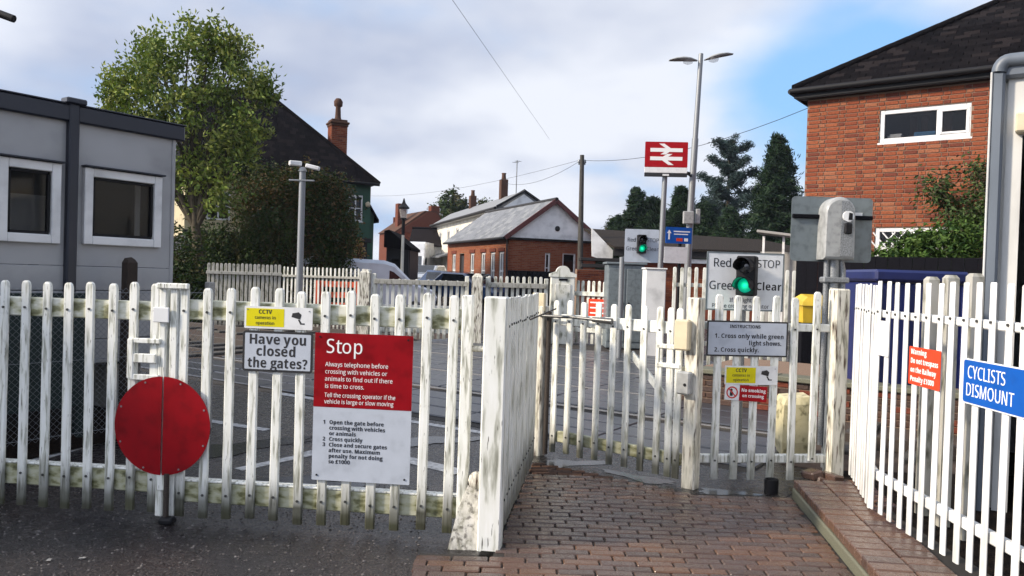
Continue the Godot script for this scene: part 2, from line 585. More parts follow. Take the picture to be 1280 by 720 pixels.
# lapped tiles over a slope: face has x along the eaves, y up the slope, z out of it
func tiling(parent: Node3D, face: Transform3D, w: float, h: float, tw: float, th: float, lim: Callable, called: String, mats: Array, many: Material, most: int) -> void:
	var xfs := []
	for r in int(ceil(h / th)):
		var y := r * th
		var l: Vector2 = lim.call(y + th * 0.5)
		var x := floorf(l.x / tw) * tw - (tw / 2 if r % 2 else 0.0)
		while x < l.y:
			var a := maxf(x, l.x)
			var b := minf(x + tw, l.y)
			if b - a > 0.04:
				var bs := Basis(Vector3.RIGHT, 0.11 + rng.randf_range(-0.012, 0.012)).scaled_local(Vector3((b - a - 0.006) / tw, 1, 1))
				xfs.append(face * Transform3D(bs, Vector3((a + b) / 2, y + th * 0.5, 0.018 + rng.randf_range(0, 0.008))))
			x += tw
	pieces(parent, called, bx(Vector3(tw, th * 1.12, 0.02), 0.004), xfs, mats, many, most)

# ---------------------------------------------------------------- fences
# one pale: a chamfered lath, rounded at the top, dirty and mossy at the foot, with dark bolt heads
func pale_mesh(h: float, w: float, t: float, sd: int, dirt: float, bolts: Array, flat := false) -> ArrayMesh:
	var r := RandomNumberGenerator.new()
	r.seed = sd
	var m := MB.new()
	var ys := [0.0, 0.03, 0.06, 0.1, 0.14, 0.19, 0.25, 0.34, 0.6, 0.9, h - w * 0.5, h - w * 0.22, h - w * 0.06, h]
	var ws := [1, 1, 1, 1, 1, 1, 1, 1, 1, 1, 1.0, 0.86, 0.6, 0.25]
	if flat:
		ys = [0.0, 0.03, 0.06, 0.1, 0.14, 0.19, 0.25, 0.34, 0.6, 0.9, h - 0.008, h]
		ws = [1, 1, 1, 1, 1, 1, 1, 1, 1, 1, 1, 0.8]
	var rings := []
	var cols := []
	var reach := r.randf_range(0.18, 0.42)
	var foot := Color(0.012, 0.013, 0.009).lerp(Color(0.09, 0.09, 0.05), r.randf())
	for i in ys.size():
		var y: float = ys[i]
		var a: float = w / 2 * ws[i]
		var b: float = t / 2 * (1.0 if i < ys.size() - 2 else 0.75)
		var e := minf(0.006, a * 0.3)
		var ring := []
		for p: Vector2 in [Vector2(a, -b + e), Vector2(a, b - e), Vector2(a - e, b), Vector2(-a + e, b), Vector2(-a, b - e), Vector2(-a, -b + e), Vector2(-a + e, -b), Vector2(a - e, -b)]:
			ring.append(Vector3(p.x, y, p.y))
		ring.reverse()
		rings.append(ring)
		var f := clampf(smoothstep(0.0, reach, y + r.randf_range(-0.06, 0.04)), 0, 1)
		cols.append(foot.lerp(Color(1, 1, 1), lerpf(1.0, f, dirt)))
	m.loft(rings, false, true, cols)
	m.col = Color(0.06, 0.06, 0.06)
	for y: float in bolts:
		m.prism(disc(0.0, y, 0.008, 0, TAU, 6), t / 2 - 0.001, t / 2 + 0.006)
	return m.done()

func pales(root: Node3D, us: Array, h: float, w: float, t: float, y0: float, material: Material, dirt: float, bolts: Array, flat := false, jitter := 1.0) -> void:
	var kinds := []
	for k in 5:
		kinds.append(pale_mesh(h, w, t, 40 + k + int(h * 1000), dirt, bolts, flat))
	for u: float in us:
		var tilt := Basis(Vector3.BACK, rng.randf_range(-0.007, 0.007) * jitter) * Basis(Vector3.RIGHT, rng.randf_range(-0.003, 0.003) * jitter) * Basis(Vector3.UP, rng.randf_range(-0.03, 0.03) * jitter)
		part("picket", kinds[rng.randi() % 5], material, root, Transform3D(tilt, Vector3(u, y0 + rng.randf_range(-0.012, 0.008) * jitter, rng.randf_range(-0.002, 0.002))))

func rail(root: Node3D, u0: float, u1: float, y0: float, y1: float, z: float, thick: float, material: Material, called := "rail") -> void:
	part(called, bx(Vector3(u1 - u0, y1 - y0, thick), 0.006), material, root, off((u0 + u1) / 2, (y0 + y1) / 2, z))

func steps(a: float, b: float, d: float) -> Array:
	var out := []
	var x := a
	while x <= b + 0.001:
		out.append(x)
		x += d
	return out

# ---------------------------------------------------------------- plants
func leaf_clump(sd: int, n: int, r: float, l: float, w: float) -> ArrayMesh:
	var g := RandomNumberGenerator.new()
	g.seed = sd
	var m := MB.new()
	for i in n:
		var p := Vector3(g.randfn(), g.randfn(), g.randfn()) * r * 0.5
		var d := Vector3(g.randf_range(-1, 1), g.randf_range(-0.8, 0.5), g.randf_range(-1, 1)).normalized()
		var s := d.cross(Vector3(g.randf_range(-1, 1), g.randf_range(-1, 1), g.randf_range(-1, 1))).normalized()
		var k := l * g.randf_range(0.7, 1.3)
		m.col = Color(1, 1, 1) * g.randf_range(0.75, 1.2)
		var up := d.cross(s) * k * 0.12
		m.tri(p - d * k * 0.5, p + s * w * 0.5 + up, p + d * k * 0.5)
		m.tri(p - d * k * 0.5, p + d * k * 0.5, p - s * w * 0.5 + up)
	return m.done()

# blobs: [centre, radii, clumps]; hollows where a noise says so
func crown(parent: Node3D, called: String, blobs: Array, clump: Mesh, cols: Array, material: Material, sd: int, gap := 0.1, gap_freq := 0.9, shell := 0.45) -> void:
	var g := RandomNumberGenerator.new()
	g.seed = sd
	var n := FastNoiseLite.new()
	n.seed = sd
	n.frequency = gap_freq
	n.fractal_octaves = 2
	var xf: Array[Transform3D] = []
	var cs: Array[Color] = []
	for b: Array in blobs:
		var c: Vector3 = b[0]
		var r: Vector3 = b[1]
		for i in int(b[2]):
			var d := Vector3(g.randfn(), g.randfn(), g.randfn()).normalized()
			var p := c + d * pow(g.randf(), shell) * r * g.randf_range(0.9, 1.08)
			var v := n.get_noise_3dv(p)
			if v < -gap:
				continue
			var bs := Basis.from_euler(Vector3(g.randf_range(-0.6, 0.6), g.randf() * TAU, g.randf_range(-0.6, 0.6))).scaled(Vector3.ONE * g.randf_range(0.75, 1.25))
			xf.append(Transform3D(bs, p))
			var k: Color = cols[g.randi() % cols.size()]
			cs.append(k * g.randf_range(0.8, 1.2))
	var mm := MultiMesh.new()
	mm.transform_format = MultiMesh.TRANSFORM_3D
	mm.use_colors = true
	mm.mesh = clump
	mm.instance_count = xf.size()
	for i in xf.size():
		mm.set_instance_transform(i, xf[i])
		mm.set_instance_color(i, cs[i])
	var o := MultiMeshInstance3D.new()
	o.name = called
	o.multimesh = mm
	o.material_override = material
	parent.add_child(o, true)
	o.set_meta("kind", "stuff")

func limbs(parent: Node3D, from: Vector3, ends: Array, r: float) -> void:
	var m := MB.new()
	for e: Vector3 in ends:
		var mid := from.lerp(e, 0.5) + Vector3(rng.randf_range(-0.2, 0.2), 0.25 * (e - from).length() * 0.3, rng.randf_range(-0.2, 0.2))
		m.tube([from, from.lerp(mid, 0.6), mid, mid.lerp(e, 0.6), e], r, r * 0.2, 6)
	part("limbs", m.done(), M.bark, parent)

# a conifer: boughs in whorls round a stem, each a drooping spray of needles
func conifer(called: String, label: String, xf: Transform3D, h: float, spread: float, cols: Array, sd: int, layered: bool, n: int) -> void:
	var g := RandomNumberGenerator.new()
	g.seed = sd
	var t := thing(called, label, "tree", xf)
	part("trunk", MB.new().tube([Vector3.ZERO, Vector3(0.05, h * 0.5, 0), Vector3(0, h * 0.97, 0)], h * 0.022, 0.03, 8).done(), M.bark, t)
	var blobs := []
	var m := MB.new()
	for i in n:
		var f := (i + g.randf()) / n
		var y := h * lerpf(0.14, 0.97, f)
		var reach: float
		if layered:
			reach = spread * (0.55 + 0.45 * sin(f * PI * 0.8 + 0.3)) * g.randf_range(0.55, 1.1) * (1.0 - 0.45 * f * f)
		else:
			reach = spread * pow(1.0 - f, 0.95) * g.randf_range(0.75, 1.1) + 0.12
		var a := i * 2.4 + g.randf_range(-0.4, 0.4)
		var tip := Vector3(cos(a) * reach, y + (0.1 if layered else -0.12) * reach, sin(a) * reach)
		m.tube([Vector3(0, y, 0), tip], 0.05, 0.015, 4)
		for k in 4:
			var q := Vector3(0, y, 0).lerp(tip, 0.3 + 0.24 * k)
			var s := reach * (0.17 if layered else 0.27) + 0.1
			blobs.append([q + Vector3(0, (0.12 * k * k * 0.25 if layered else 0.0), 0), Vector3(s, s * (0.3 if layered else 0.65), s), (9.0 if layered else 14.0) + 26.0 * s])
	part("boughs", m.done(), M.bark, t)
	crown(t, "needles", blobs, leaf_clump(sd, 10, 0.22 if layered else 0.26, 0.26, 0.05), cols, M.needle, sd, 0.35, 0.8, 0.6)

func shrub(called: String, label: String, xf: Transform3D, blobs: Array, cols: Array, sd: int, leaf := 0.1, gap := 0.3, group := "") -> Node3D:
	var t := thing(called, label, "shrub", xf, group)
	var ends := []
	for b: Array in blobs:
		ends.append(b[0])
	limbs(t, Vector3(0, -0.02, 0), ends, 0.035)
	crown(t, "foliage", blobs, leaf_clump(sd, 9, leaf * 2.2, leaf, leaf * 0.55), cols, M.leaf, sd, gap, 1.3, 0.5)
	return t

# ---------------------------------------------------------------- building helpers
# a wall standing in x-y with its front face at z = 0; holes are [x0, x1, y0, y1]
func holed_wall(w0: float, w1: float, y0: float, y1: float, t: float, holes: Array) -> ArrayMesh:
	var xs := [w0, w1]
	var ys := [y0, y1]
	for h: Array in holes:
		xs.append_array([h[0], h[1]])
		ys.append_array([h[2], h[3]])
	xs.sort()
	ys.sort()
	var m := MB.new()
	for i in xs.size() - 1:
		for j in ys.size() - 1:
			if xs[i + 1] - xs[i] < 0.001 or ys[j + 1] - ys[j] < 0.001:
				continue
			var cx: float = (xs[i] + xs[i + 1]) / 2
			var cy: float = (ys[j] + ys[j + 1]) / 2
			var open := false
			for h: Array in holes:
				if cx > h[0] and cx < h[1] and cy > h[2] and cy < h[3]:
					open = true
			if not open:
				m.at(cx, cy, -t / 2, Vector3(xs[i + 1] - xs[i], ys[j + 1] - ys[j], t))
	return m.done()

func window(parent: Node3D, x0: float, x1: float, y0: float, y1: float, z: float, bar: float, vs: Array, hs: Array, fm: Material, deep := 0.06, sill := 0.0) -> Node3D:
	var w := x1 - x0
	var h := y1 - y0
	var m := MB.new()
	m.at(bar / 2, h / 2, 0, Vector3(bar, h, deep), 0.006)
	m.at(w - bar / 2, h / 2, 0, Vector3(bar, h, deep), 0.006)
	m.at(w / 2, bar / 2, 0, Vector3(w - 2 * bar, bar, deep - 0.004), 0.006)
	m.at(w / 2, h - bar / 2, 0, Vector3(w - 2 * bar, bar, deep - 0.004), 0.006)
	for v: float in vs:
		m.at(v, h / 2, 0, Vector3(bar * 0.8, h - 2 * bar, deep - 0.006), 0.004)
	for v: float in hs:
		m.at(w / 2, v, 0, Vector3(w - 2 * bar, bar * 0.6, deep - 0.012), 0.004)
	var f := part("window", m.done(), fm, parent, off(x0, y0, z))
	if sill > 0.0:
		part("sill", bx(Vector3(w + 0.06, 0.035, sill), 0.006), fm, f, off(w / 2, -0.02, sill / 2 - deep / 2))
	var xs := [bar]
	xs.append_array(vs)
	xs.append(w - bar)
	for i in xs.size() - 1:
		part("pane", bx(Vector3(xs[i + 1] - xs[i], h - 2 * bar, 0.006)), M.pane, f, off((xs[i] + xs[i + 1]) / 2, h / 2, -0.012))
	return f

func sign_board(called: String, label: String, xf: Transform3D, w: float, h: float, r: float, face: Material, edge: Material = null, bw := 0.0) -> Node3D:
	var t := thing(called, label, "sign", xf)
	part("board", plate(Transform2D(0, Vector2(w / 2, h / 2)) * rect(w, h, r), 0.003), edge if edge else face, t)
	if edge:
		part("face", plate(Transform2D(0, Vector2(w / 2, h / 2)) * rect(w - 2 * bw, h - 2 * bw, maxf(r - bw, 0.003)), 0.0012), face, t, off(0, 0, 0.003))
	return t

func rivets(t: Node3D, spots: Array, z: float, m: Material, r := 0.006) -> void:
	for p: Vector2 in spots:
		part("fixing", MB.new().prism(disc(p.x, p.y, r, 0, TAU, 8), z, z + 0.003).done(), m, t)

func car(called: String, label: String, xf: Transform3D, prof: Array, glassp: Array, w: float, paint: Material, wheels: Array, front_glass: Array) -> void:
	var t := thing(called, label, "van" if called.contains("van") else "car", xf)
	var rings := []
	for k: Array in [[-w / 2, 0.93], [-w / 2 + 0.07, 1.0], [w / 2 - 0.07, 1.0], [w / 2, 0.93]]:
		var ring := []
		for p: Vector2 in prof:
			ring.append(Vector3((p.x) * lerpf(1.0, k[1], 0.4), 0.25 + (p.y - 0.25) * k[1], k[0]))
		rings.append(ring)
	part("body", MB.new().loft(rings).done(), paint, t)
	for g: Array in glassp:
		for s: float in [-1.0, 1.0]:
			part("side_window", MB.new().prism(PackedVector2Array(g), -0.004, 0.004, off(0, 0, s * (w / 2 + 0.003))).done(), M.dark_glass, t)
	for g: Array in front_glass:
		var m := MB.new()
		var a: Vector3 = g[0]
		var b: Vector3 = g[1]
		var n := Vector3(-(b.y - a.y), b.x - a.x, 0).normalized() * 0.012
		if n.y < 0:
			n = -n
		m.loft([[a + n + Vector3(0, 0, -w * 0.42), a + n + Vector3(0, 0, w * 0.42), a - n + Vector3(0, 0, w * 0.42), a - n + Vector3(0, 0, -w * 0.42)], [b + n + Vector3(0, 0, -w * 0.38), b + n + Vector3(0, 0, w * 0.38), b - n + Vector3(0, 0, w * 0.38), b - n + Vector3(0, 0, -w * 0.38)]])
		part("windscreen", m.done(), M.dark_glass, t)
	for x: float in wheels:
		for s: float in [-1.0, 1.0]:
			var turn := Transform3D(Basis(Vector3.RIGHT, PI / 2), Vector3(x, 0.32, s * (w / 2 - 0.1)))
			var wh := part("wheel", MB.new().lathe([Vector2(0.02, -0.1), Vector2(0.3, -0.1), Vector2(0.32, -0.07), Vector2(0.32, 0.07), Vector2(0.3, 0.1), Vector2(0.02, 0.1)], 20, Transform3D(), false).done(), M.rubber, t, turn)
			part("rim", MB.new().lathe([Vector2(0.01, -0.108), Vector2(0.19, -0.104), Vector2(0.2, 0.104), Vector2(0.01, 0.108)], 14, Transform3D(), false).done(), M.galvanised, wh)
	var nose: float = -1e9
	for p: Vector2 in prof:
		nose = maxf(nose, p.x)
	for s: float in [-1.0, 1.0]:
		part("headlight", bx(Vector3(0.08, 0.16, 0.3), 0.02), M.galvanised, t, off(nose - 0.05, 0.72, s * w * 0.36))

# ---------------------------------------------------------------- the place
func ground_y(z: float) -> float:
	return 0.75 * smoothstep(26.0, 56.0, -z)

func _ready() -> void:
	rng.seed = 5
	# camera, sky, sun, exposure
	var cam := Camera3D.new()
	cam.name = "camera"
	cam.position = EYE
	cam.rotation_degrees = Vector3(-0.9, 0, 1.8)
	cam.fov = 40.84
	cam.near = 0.05
	cam.far = 900.0
	add_child(cam)
	cam.current = true
	var env := Environment.new()
	env.background_mode = Environment.BG_SKY
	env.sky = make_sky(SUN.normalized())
	env.tonemap_mode = Environment.TONE_MAPPER_LINEAR
	env.tonemap_exposure = 1.3
	env.sdfgi_enabled = true
	env.ssao_enabled = true
	env.ssil_enabled = true
	env.fog_enabled = true
	env.fog_density = 0.0003
	env.fog_light_color = Color(0.82, 0.86, 0.94)
	var we := WorldEnvironment.new()
	we.name = "environment"
	we.environment = env
	add_child(we)
	var sun := DirectionalLight3D.new()
	sun.name = "sun"
	sun.light_color = Color(1.0, 0.94, 0.85)
	sun.light_energy = 1.35
	sun.light_angular_distance = 5.0
	sun.shadow_enabled = true
	add_child(sun)
	sun.look_at_from_position(SUN, Vector3.ZERO)
	font_plain = SystemFont.new()
	font_plain.font_names = PackedStringArray(["Droid Sans"])
	font_bold = SystemFont.new()
	font_bold.font_names = PackedStringArray(["Droid Sans"])
	font_bold.font_weight = 700
	make_materials()
	build_ground()
	build_path()
	build_house()
	build_cabin()
	build_module()
	build_pub()
	build_station()
	build_far_houses()
	build_trees()
	build_gates()
	build_right_fence()
	build_signals()
	build_far_fences()
	build_poles()
	build_vehicles()
	build_small()

# the crossing runs along b; a is the way the road goes
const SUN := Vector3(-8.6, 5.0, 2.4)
const ROAD_B := Vector3(0.8303559, 0, 0.5572332)
const ROAD_A := Vector3(0.5572332, 0, -0.8303559)

func build_ground() -> void:
	var m := MB.new()
	var zs := [14.0, 4.0, 0.0, -8.0, -16.0, -26.0, -29.0, -32.0, -36.0, -40.0, -44.0, -48.0, -52.0, -56.0, -70.0, -120.0, -250.0, -600.0]
	var xs := [-400.0, -60.0, -15.0, 0.0, 15.0, 60.0, 400.0]
	for i in zs.size() - 1:
		for j in xs.size() - 1:
			var a := ground_y(zs[i])
			var b := ground_y(zs[i + 1])
			m.quad(Vector3(xs[j], a, zs[i]), Vector3(xs[j + 1], a, zs[i]), Vector3(xs[j + 1], b, zs[i + 1]), Vector3(xs[j], b, zs[i + 1]))
	structure("ground", m.done(), M.asphalt)
	# the crossing deck: rubber panels and four rails let into the road
	var df := Transform3D(Basis(ROAD_B, Vector3.UP, -ROAD_A), Vector3(-0.6, 0, -8.15))
	var deck := structure("crossing_deck", bx(Vector3(9.6, 0.02, 9.7)), M.bed, df * off(-1.6, -0.006, -4.75))
	var panel := bx(Vector3(1.58, 0.03, 0.41), 0.012)
	var rows := [0.25, 0.7, 1.15]
	var z := 1.55
	var rails := []
	for track in 2:
		rails.append(z + 0.06)
		rows.append_array([z + 0.42, z + 0.85, z + 1.28])
		rails.append(z + 1.58)
		z += 1.68
		if track == 0:
			rows.append_array([z + 0.23, z + 0.68, z + 1.13, z + 1.58])
			z += 1.85
	rows.append_array([z + 0.25, z + 0.7, z + 1.15])
	for r: float in rows:
		for k in 6:
			part("deck_panel", panel, M.panel_rubber, deck, Transform3D(Basis(Vector3.FORWARD, rng.randf_range(-0.004, 0.004)), Vector3(-4.0 + k * 1.6, 0.016 + rng.randf_range(0, 0.004), 4.75 - r)))
	for r: float in rails:
		part("track_rail", MB.new().box(Vector3(9.6, 0.07, 0.07), Transform3D(), 0.01).done(), M.rail_steel, deck, off(0, 0.0, 4.75 - r))
	# ballast and the running rails either side of the road
	for side: float in [-1.0, 1.0]:
		var c := 3.3 + 10.0 if side > 0 else -6.5 - 10.0
		var bed := structure("track_bed", bx(Vector3(20.0, 0.03, 9.0), 0.0), M.ballast, df * off(c, -0.008, -4.9))
		for r: float in rails:
			part("track_rail", bx(Vector3(20.0, 0.14, 0.07), 0.01), M.rusty_iron, bed, off(0, 0.08, 4.9 - r))
		for t in 2:
			for k in 16:
				part("sleeper", bx(Vector3(0.25, 0.08, 2.4), 0.015), M.pole_wood, bed, off(-side * (9.7 - k * 0.65), 0.02, 4.9 - (rails[t * 2] + rails[t * 2 + 1]) / 2))
	# painted lines: [from, to, width]
	for l: Array in [[-1.9, -8.57, -0.05, -7.455, 0.1], [-3.75, -5.6, -3.4, -7.3, 0.09], [-3.2, -7.84, -2.3, -7.38, 0.1], [-1.3, -6.75, -0.35, -6.02, 0.16], [-2.05, -5.9, -1.55, -6.6, 0.1], [-2.9, -9.6, -2.0, -9.05, 0.12], [-1.7, -6.55, -1.1, -6.25, 0.1]]:
		var a := Vector3(l[0], 0, l[1])
		var b := Vector3(l[2], 0, l[3])
		structure("road_marking", bx(Vector3((b - a).length(), 0.004, l[4])), M.line_paint, frame(l[0], l[1], l[2], l[3]) * off((b - a).length() / 2, 0.0025, 0))
	# bare soil along the cabin and beyond the right-hand fence
	structure("soil", MB.new().loft([[Vector3(-9, 0.012, -2.2), Vector3(-4.05, 0.012, -5.1), Vector3(-3.3, 0.012, -7.0), Vector3(-6, 0.012, -12), Vector3(-12, 0.012, -8)], [Vector3(-9, 0.05, -2.3), Vector3(-4.25, 0.22, -5.5), Vector3(-3.6, 0.2, -7.0), Vector3(-6, 0.2, -11), Vector3(-12, 0.1, -8)]]).done(), M.soil)
	structure("soil", bx(Vector3(5.0, 0.1, 4.3)), M.soil, off(4.96, 0.03, -4.0))

# the brick footpath, its kerb and the raised brick verge under the right fence
func kerb_x(z: float) -> float:
	return 1.88 + 0.135 * (-z - 4.1)

func build_path() -> void:
	var bed := structure("brick_path", MB.new().loft([[Vector3(-0.46, -0.01, -2.4), Vector3(1.86, -0.01, -2.4), Vector3(2.05, -0.01, -5.6), Vector3(1.34, -0.01, -5.6), Vector3(0.24, -0.01, -6.42), Vector3(-0.06, -0.01, -4.24), Vector3(-0.46, -0.01, -4.24)], [Vector3(-0.46, 0.005, -2.4), Vector3(1.86, 0.005, -2.4), Vector3(2.05, 0.005, -5.6), Vector3(1.34, 0.005, -5.6), Vector3(0.24, 0.005, -6.42), Vector3(-0.06, 0.005, -4.24), Vector3(-0.46, 0.005, -4.24)]]).done(), M.bed)
	var xfs := []
	var r := 0
	var z := -2.4
	var near := []
	while z > -6.4:
		var zc := z - 0.0375
		var x0 := (-0.43 + 0.05 * sin(zc * 5.0)) if zc > -4.3 else (-0.05 + 0.128 * (-4.31 - zc))
		var x1 := kerb_x(zc) - 0.015
		if zc < -5.58:
			x1 = minf(x1, 0.24 + (6.4 + zc) * 1.36)
		var x := -0.6 + (0.1 if r % 2 else 0.0) + 0.02 * sin(r * 1.7)
		while x < x1:
			var a := maxf(x, x0)
			var b := minf(x + 0.2, x1)
			if b - a > 0.045:
				var sink := 0.0
				var bs := Basis.from_euler(Vector3(rng.randf_range(-0.02, 0.02), rng.randf_range(-0.012, 0.012), rng.randf_range(-0.012, 0.012))).scaled_local(Vector3((b - a - 0.007) / 0.193, 1, 1))
				if not (a < -0.1 and zc < -4.2):
					(near if zc > -3.7 else xfs).append(Transform3D(bs, Vector3((a + b) / 2, -0.014 + rng.randf_range(-0.0025, 0.0025) - sink, zc)))
			x += 0.2
		z -= 0.075
		r += 1
	var brick := bx(Vector3(0.193, 0.06, 0.068), 0.006)
	pieces(bed, "brick", brick, xfs, ["paver_0", "paver_1", "paver_2", "paver_3", "paver_4", "paver_5"], M.brick_any, 300)
	pieces(bed, "bricks", brick, near, ["paver_0", "paver_1", "paver_2", "paver_3", "paver_4", "paver_5"], M.brick_any, 0)
	# wet concrete apron under the wicket gate
	structure("wet_apron", MB.new().loft([[Vector3(0.2, -0.01, -6.44), Vector3(1.34, -0.01, -5.62), Vector3(2.03, -0.01, -5.6), Vector3(2.6, -0.01, -6.3), Vector3(1.9, -0.01, -6.4), Vector3(0.4, -0.01, -7.5)], [Vector3(0.2, 0.003, -6.44), Vector3(1.34, 0.003, -5.62), Vector3(2.03, 0.003, -5.6), Vector3(2.6, 0.003, -6.3), Vector3(1.9, 0.003, -6.4), Vector3(0.4, 0.003, -7.5)]]).done(), M.wet_concrete)
	# standing water: flat irregular sheets, each in its own hollow
	for q: Array in [[0.5, -6.4, 0.34, 0.11, 0.35], [1.05, -6.02, 0.3, 0.08, -0.62], [1.62, -5.68, 0.22, 0.07, -0.1], [-1.6, -5.5, 0.6, 0.2, 0.4], [-2.4, -6.6, 0.7, 0.22, 0.6], [-0.7, -7.1, 0.5, 0.15, 0.5]]:
		var out := PackedVector2Array()
		for i in 28:
			var an := TAU * i / 28
			var wob := 1.0 + 0.28 * sin(an * 3.0 + q[0] * 5.0) + 0.16 * sin(an * 5.0 + q[1] * 7.0) + 0.08 * sin(an * 9.0 + q[0])
			out.append(Vector2(cos(an) * q[2], sin(an) * q[3]) * wob)
		structure("puddle", MB.new().prism(out, -0.004, 0.0, Transform3D(Basis(Vector3.UP, q[4]) * Basis(Vector3.RIGHT, -PI / 2), Vector3(q[0], 0.0055, q[1]))).done(), M.water)
	# loose grit on the tarmac before the gate
	var gm := MultiMesh.new()
	gm.transform_format = MultiMesh.TRANSFORM_3D
	gm.use_colors = true
	gm.mesh = MB.new().lathe([Vector2(0.2, -0.5), Vector2(1.0, -0.1), Vector2(0.85, 0.35), Vector2(0.25, 0.6)], 5, Transform3D(), false).done()
	gm.instance_count = 5200
	for i in gm.instance_count:
		var gz := -3.4 - 2.2 * rng.randf()
		var gx := rng.randf_range(-3.6, -0.47)
		var sz := 0.0022 + 0.006 * pow(rng.randf(), 3.0)
		gm.set_instance_transform(i, Transform3D(Basis.from_euler(Vector3(rng.randf() * 3, rng.randf() * 6, rng.randf() * 3)).scaled(Vector3(sz * 1.3, sz * 0.8, sz)), Vector3(gx, 0.001, gz)))
		gm.set_instance_color(i, Color(0.13, 0.12, 0.115) * rng.randf_range(0.35, 2.4))
	var gr := MultiMeshInstance3D.new()
	gr.name = "grit"
	gr.multimesh = gm
	gr.material_override = M.brick_any
	add_child(gr)
	tag(gr, "loose grit scattered over the tarmac before the crossing gate", "grit")
	gr.set_meta("kind", "stuff")
	var kerb := structure("kerb", MB.new().loft([[Vector3(kerb_x(-2.4), -0.05, -2.4), Vector3(kerb_x(-2.4) + 0.07, -0.05, -2.4), Vector3(kerb_x(-2.4) + 0.065, 0.075, -2.4), Vector3(kerb_x(-2.4) + 0.01, 0.075, -2.4), Vector3(kerb_x(-2.4), 0.066, -2.4)], [Vector3(kerb_x(-5.6), -0.05, -5.6), Vector3(kerb_x(-5.6) + 0.07, -0.05, -5.6), Vector3(kerb_x(-5.6) + 0.065, 0.075, -5.6), Vector3(kerb_x(-5.6) + 0.01, 0.075, -5.6), Vector3(kerb_x(-5.6), 0.066, -5.6)]]).done(), M.kerb)
	kerb.set_meta("label", "green-stained concrete kerb beside the brick footpath")
	var verge := structure("raised_verge", MB.new().loft([[Vector3(1.74, -0.02, -2.4), Vector3(2.46, -0.02, -2.4), Vector3(2.46, -0.02, -4.8), Vector3(2.62, -0.02, -5.58), Vector3(2.14, -0.02, -5.58)], [Vector3(1.74, 0.115, -2.4), Vector3(2.46, 0.115, -2.4), Vector3(2.46, 0.115, -4.8), Vector3(2.62, 0.115, -5.58), Vector3(2.14, 0.115, -5.58)]]).done(), M.bed)
	var vx := []
	for i in 31:
		var zc := -2.45 - i * 0.103
		var x0 := kerb_x(zc) + 0.008
		for k in 2:
			var l := 0.2 if k == 0 else clampf(2.44 - (x0 + 0.205) + maxf(0.0, (-zc - 4.8) * 0.22), 0.06, 0.2)
			var xa := x0 if k == 0 else x0 + 0.206
			vx.append(Transform3D(Basis.from_euler(Vector3(rng.randf_range(-0.015, 0.015), -0.13 + rng.randf_range(-0.012, 0.012), rng.randf_range(-0.012, 0.012))).scaled_local(Vector3(l / 0.2, 1, 1)), Vector3(xa + l / 2, 0.108 + rng.randf_range(-0.003, 0.003), zc)))
			if k == 1 and zc < -4.95:
				vx.append(Transform3D(Basis.from_euler(Vector3(0, -0.13, 0)).scaled_local(Vector3(0.6, 1, 1)), Vector3(xa + l + 0.07, 0.108, zc)))
	pieces(verge, "brick", bx(Vector3(0.196, 0.06, 0.095), 0.006), vx, ["paver_0", "paver_1", "paver_2", "paver_4", "paver_2"], M.brick_any, 300)

